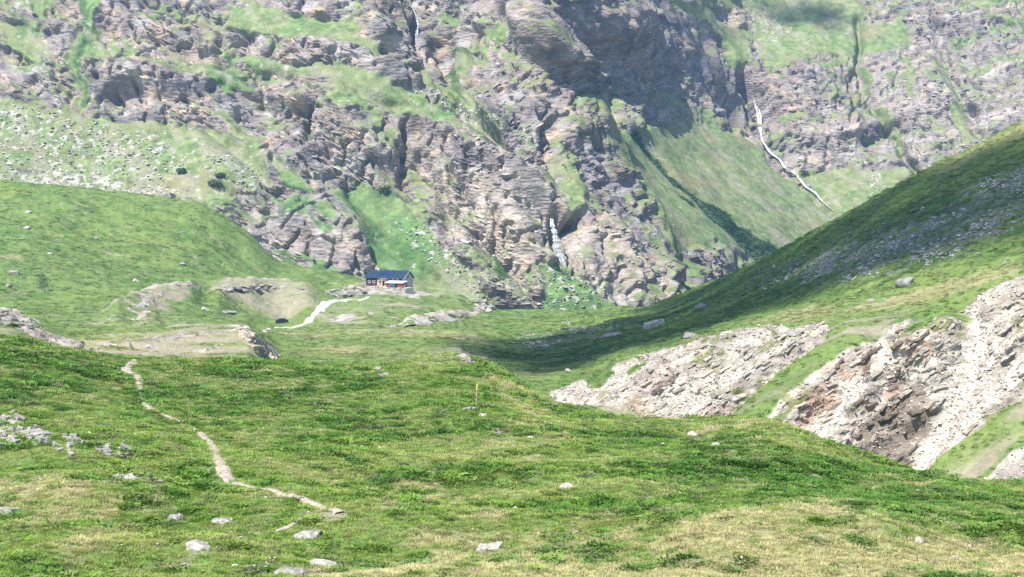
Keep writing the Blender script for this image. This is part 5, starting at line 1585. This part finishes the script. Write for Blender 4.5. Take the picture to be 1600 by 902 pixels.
# ------------------------------------------------------------------ bushes and a stunted tree
def blob_leaves(n, rx, ry, rz, leaf, seed):
    r = random.Random(seed); V = []; Fc = []
    lob = [(Vector((r.uniform(-.6, .6), r.uniform(-.5, .5), r.uniform(-.2, .45))), r.uniform(.35, .6)) for _ in range(9)]
    for i in range(n):
        c, q = lob[r.randrange(9)]
        d = Vector((r.gauss(0, 1), r.gauss(0, 1), r.gauss(0, 1))).normalized()
        p_ = c + d*q*r.uniform(.75, 1.05)
        p_ = Vector((p_.x*rx, p_.y*ry, (p_.z+.4)*rz))
        u_ = d.cross(Vector((r.gauss(0, 1), r.gauss(0, 1), r.gauss(0, 1)))).normalized()
        w_ = (d + Vector((r.gauss(0, .6), r.gauss(0, .6), r.gauss(0, .6)))).cross(u_).normalized()
        s = leaf*r.uniform(.5, 1.2); k = len(V)
        V += [p_-u_*s, p_+w_*s*.6, p_+u_*s, p_-w_*s*.6]; Fc.append((k, k+1, k+2, k+3))
    return V, Fc
bush_m = noise_mat('juniper leaves', (0.04, 0.085, 0.03), (0.085, 0.145, 0.055), 0.6, 0.7, 0.0)
bark = noise_mat('grey bark', (0.09, 0.07, 0.055), (0.18, 0.15, 0.12), 5, 0.9, 0.3, 0.02)
def stem_mesh(bm, h, r0, seed, nb=5, lean=0.0):
    r = random.Random(seed)
    def tube(p0, p1, a, b_):
        d = p1-p0; m = Matrix.Translation((p0+p1)/2) @ d.to_track_quat('Z', 'Y').to_matrix().to_4x4()
        bmesh.ops.create_cone(bm, cap_ends=True, segments=7, radius1=a, radius2=b_, depth=d.length, matrix=m)
    p_ = Vector((0, 0, -.3)); tips = []
    for i in range(5):
        q = p_ + Vector((r.uniform(-.06, .06)*h+lean*h*.05, r.uniform(-.06, .06)*h, h/5))
        tube(p_, q, r0*(1-i*.17), r0*(1-(i+1)*.17)); p_ = q
        if i > 0:
            for _ in range(nb):
                a = r.uniform(0, 6.28); e = p_ + Vector((math.cos(a), math.sin(a), r.uniform(.1, .5)))*h*.2*(1.1-i*.15)
                tube(p_, e, r0*.35*(1-i*.12), r0*.1); tips.append(e)
    return tips
for (px_, py_, w_, h_, lb) in [(337,293,32,22,'largest round dark green bush on the scree slope above the green hill'),
                               (347,275,18,9,'small dark bush just above the largest bush on the scree slope'),
                               (283,270,16,13,'dark bush at the lower end of the white scree tongue'),
                               (603,300,26,16,'dense bush at the foot of the brown cliff above the hut')]:
    q = wall_seen(px_, py_); k = q.y/F
    bsh = empty('bush', q); tag(bsh, lb, 'bush')
    link_mesh('foliage', mesh_from('foliage', *blob_leaves(900, w_*k*.5, w_*k*.4, h_*k*.6, 0.45, int(px_))), bush_m, bsh)
    part('stem', lambda bm: stem_mesh(bm, h_*k*.5, .25, int(px_), 2), bark, bsh)
q = hit(70, 457, mid); k = q.y/F
tr = empty('stunted_tree', q); tag(tr, 'sparse stunted tree alone on the green slope at left', 'tree')
tips = []
part('trunk', lambda bm: tips.extend(stem_mesh(bm, 26*k, .16, 8, 5)), bark, tr)
V = []; Fc = []
r_ = random.Random(4)
for tp in tips:
    for _ in range(26):
        c = tp + Vector((r_.gauss(0, .35), r_.gauss(0, .35), r_.gauss(0, .3))); d = Vector((r_.gauss(0, 1), r_.gauss(0, 1), r_.gauss(0, 1))).normalized()*.16
        e = d.cross(Vector((0, .3, 1))).normalized()*.09; n0 = len(V); V += [c-d, c+e, c+d, c-e]; Fc.append((n0, n0+1, n0+2, n0+3))
link_mesh('crown', mesh_from('crown', V, Fc), noise_mat('grey-green needles', (.06, .085, .045), (.12, .15, .08), 2, .8, 0), tr)
